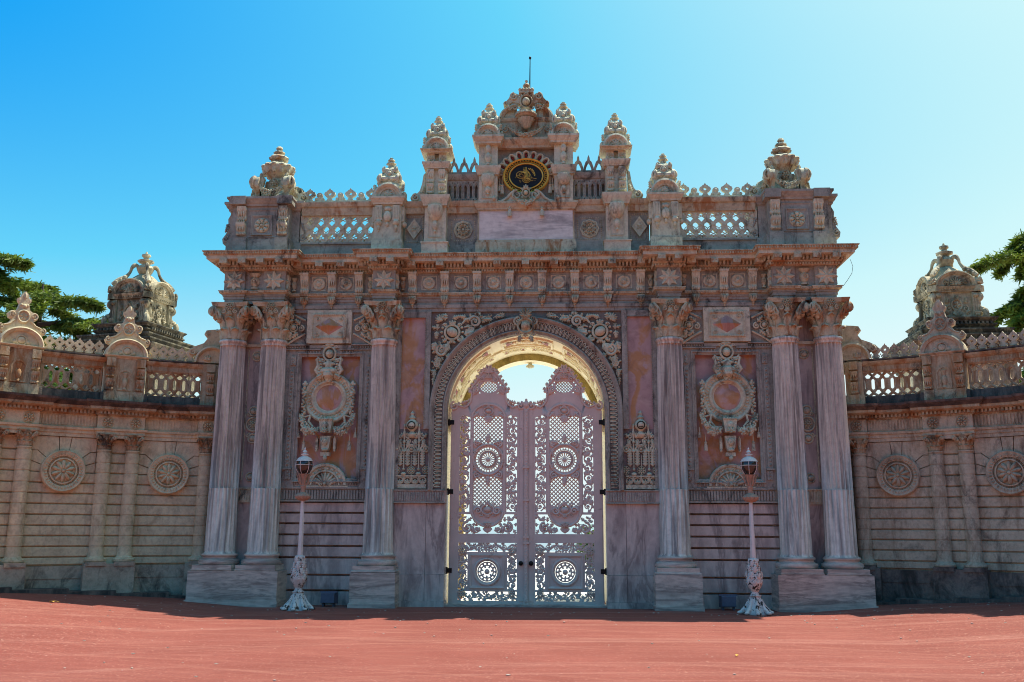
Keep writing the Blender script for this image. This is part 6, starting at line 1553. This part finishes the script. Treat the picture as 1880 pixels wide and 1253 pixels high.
# ================================================================== GROUND
def gz(x, y):
    g = min(.5, max(0, .075*(abs(x)-5.6))); t = min(1, max(0, (9-y)/4)); return g*t*t*(3-2*t)
def axis(f, lo, hi, st_, far): 
    a = list(np.arange(lo, hi+.01, st_)); return [-far, -far/4, -far/16]+a+[far/16, far/4, far]
xs = axis(0, -24, 24, .8, 3000); ys = axis(0, -32, 12, .8, 3000)
m = MB(); v = [(x, y, gz(x, y)) for y in ys for x in xs]; n = len(xs)
m.add(v, [(j*n+i, j*n+i+1, (j+1)*n+i+1, (j+1)*n+i) for j in range(len(ys)-1) for i in range(n-1)])
tag(m.build('ground', 'ground'), 'red asphalt forecourt with pale tyre sweeps', 'ground', kind='structure')
m = MB(); m.add([(-60, 9.3, .006), (60, 9.3, .006), (60, 48, .006), (-60, 48, .006)], [(0, 1, 2, 3)]); m.add([(-6.5, 3.05, .006), (6.5, 3.05, .006), (6.5, 9.3, .006), (-6.5, 9.3, .006)], [(0, 1, 2, 3)]); m.add([(-1.55, .7, .006), (1.55, .7, .006), (1.55, 3.05, .006), (-1.55, 3.05, .006)], [(0, 1, 2, 3)])
tag(m.build('paving', 'paving'), 'pale sunlit paving of the courtyard behind the gate', 'ground', kind='structure')
m = MB(); m.add([(-3000, 48, .012), (3000, 48, .012), (3000, 3000, .012), (-3000, 3000, .012)], [(0, 1, 2, 3)])
tag(m.build('water', 'sea'), 'calm water beyond the courtyard', 'water', kind='structure')
hp = sm([(-150, -60, 12), (-90, -62, 12), (-40, -58, 16), (0, -50, 24), (32, -38, 40), (50, -12, 46), (56, 12, 42), (75, 30, 30)], 9); m = MB(); rings = []  # hill added out of view, higher on the right, to cut sky fill
for k, o in ((0, 0), (.5, 8), (.85, 20), (1.0, 36), (1.02, 80)):
    rings.append([(x+o*(.6 if x > 0 else 0), y-o*(1 if y < 0 else .1), k*(h+2.5*math.sin(i*.9)+1.5*math.sin(i*2.3+o))) for i, (x, y, h) in enumerate(hp)])
m.loft(rings, False, False); tag(m.build('sky_blocking_hills', 'hill'), 'unseen dark hillside added behind the forecourt to block sky light', 'hill', kind='structure')
def dry_leaf(x, y, r, a, mat, label, nm='fallen_leaf'):
    m = MB(); k = 10; o = [(math.cos(t)*r*(1 if i % 2 == 0 else .6), math.sin(t)*r*.7*(1 if i % 2 == 0 else .6), .012+.02*abs(math.cos(t*1.5))) for i, t in enumerate(np.linspace(0, 2*PI, k+1)[:-1])]
    v = [(0, 0, .03)]+o; f = [(0, 1+i, 1+(i+1) % k) for i in range(k)]; m.add(v, f); m.tube([(r, 0, .012), (r*1.6, .01, .02)], .004, 4)
    ob = m.build(nm, mat, None); ob.location = (x, y, gz(x, y)); ob.rotation_euler = (0, 0, a); tag(ob, label, 'leaf')
dry_leaf(-8.6, -2.65, .07, .4, 'leaf_yellow', 'curled yellow dry leaf on the sunlit asphalt at the far left')
dry_leaf(3.0, -7.3, .05, 1.4, 'leaf_yellow', 'small curled yellow leaf on the asphalt in front of the right lamp')
m = MB(); rnd = random.Random(77)
for i in range(240):
    x = rnd.uniform(-9.5, 9.5); y = -1.0-rnd.random()**2*9; r = rnd.uniform(.006, .018); m.ell(x, y, gz(x, y)+r*.4, r*rnd.uniform(1, 2), r, r*.5, 0, 5, 3)
tag(m.build('litter', 'litter'), 'scattered pale chips and bits of dry leaf on the asphalt', 'litter', kind='stuff')
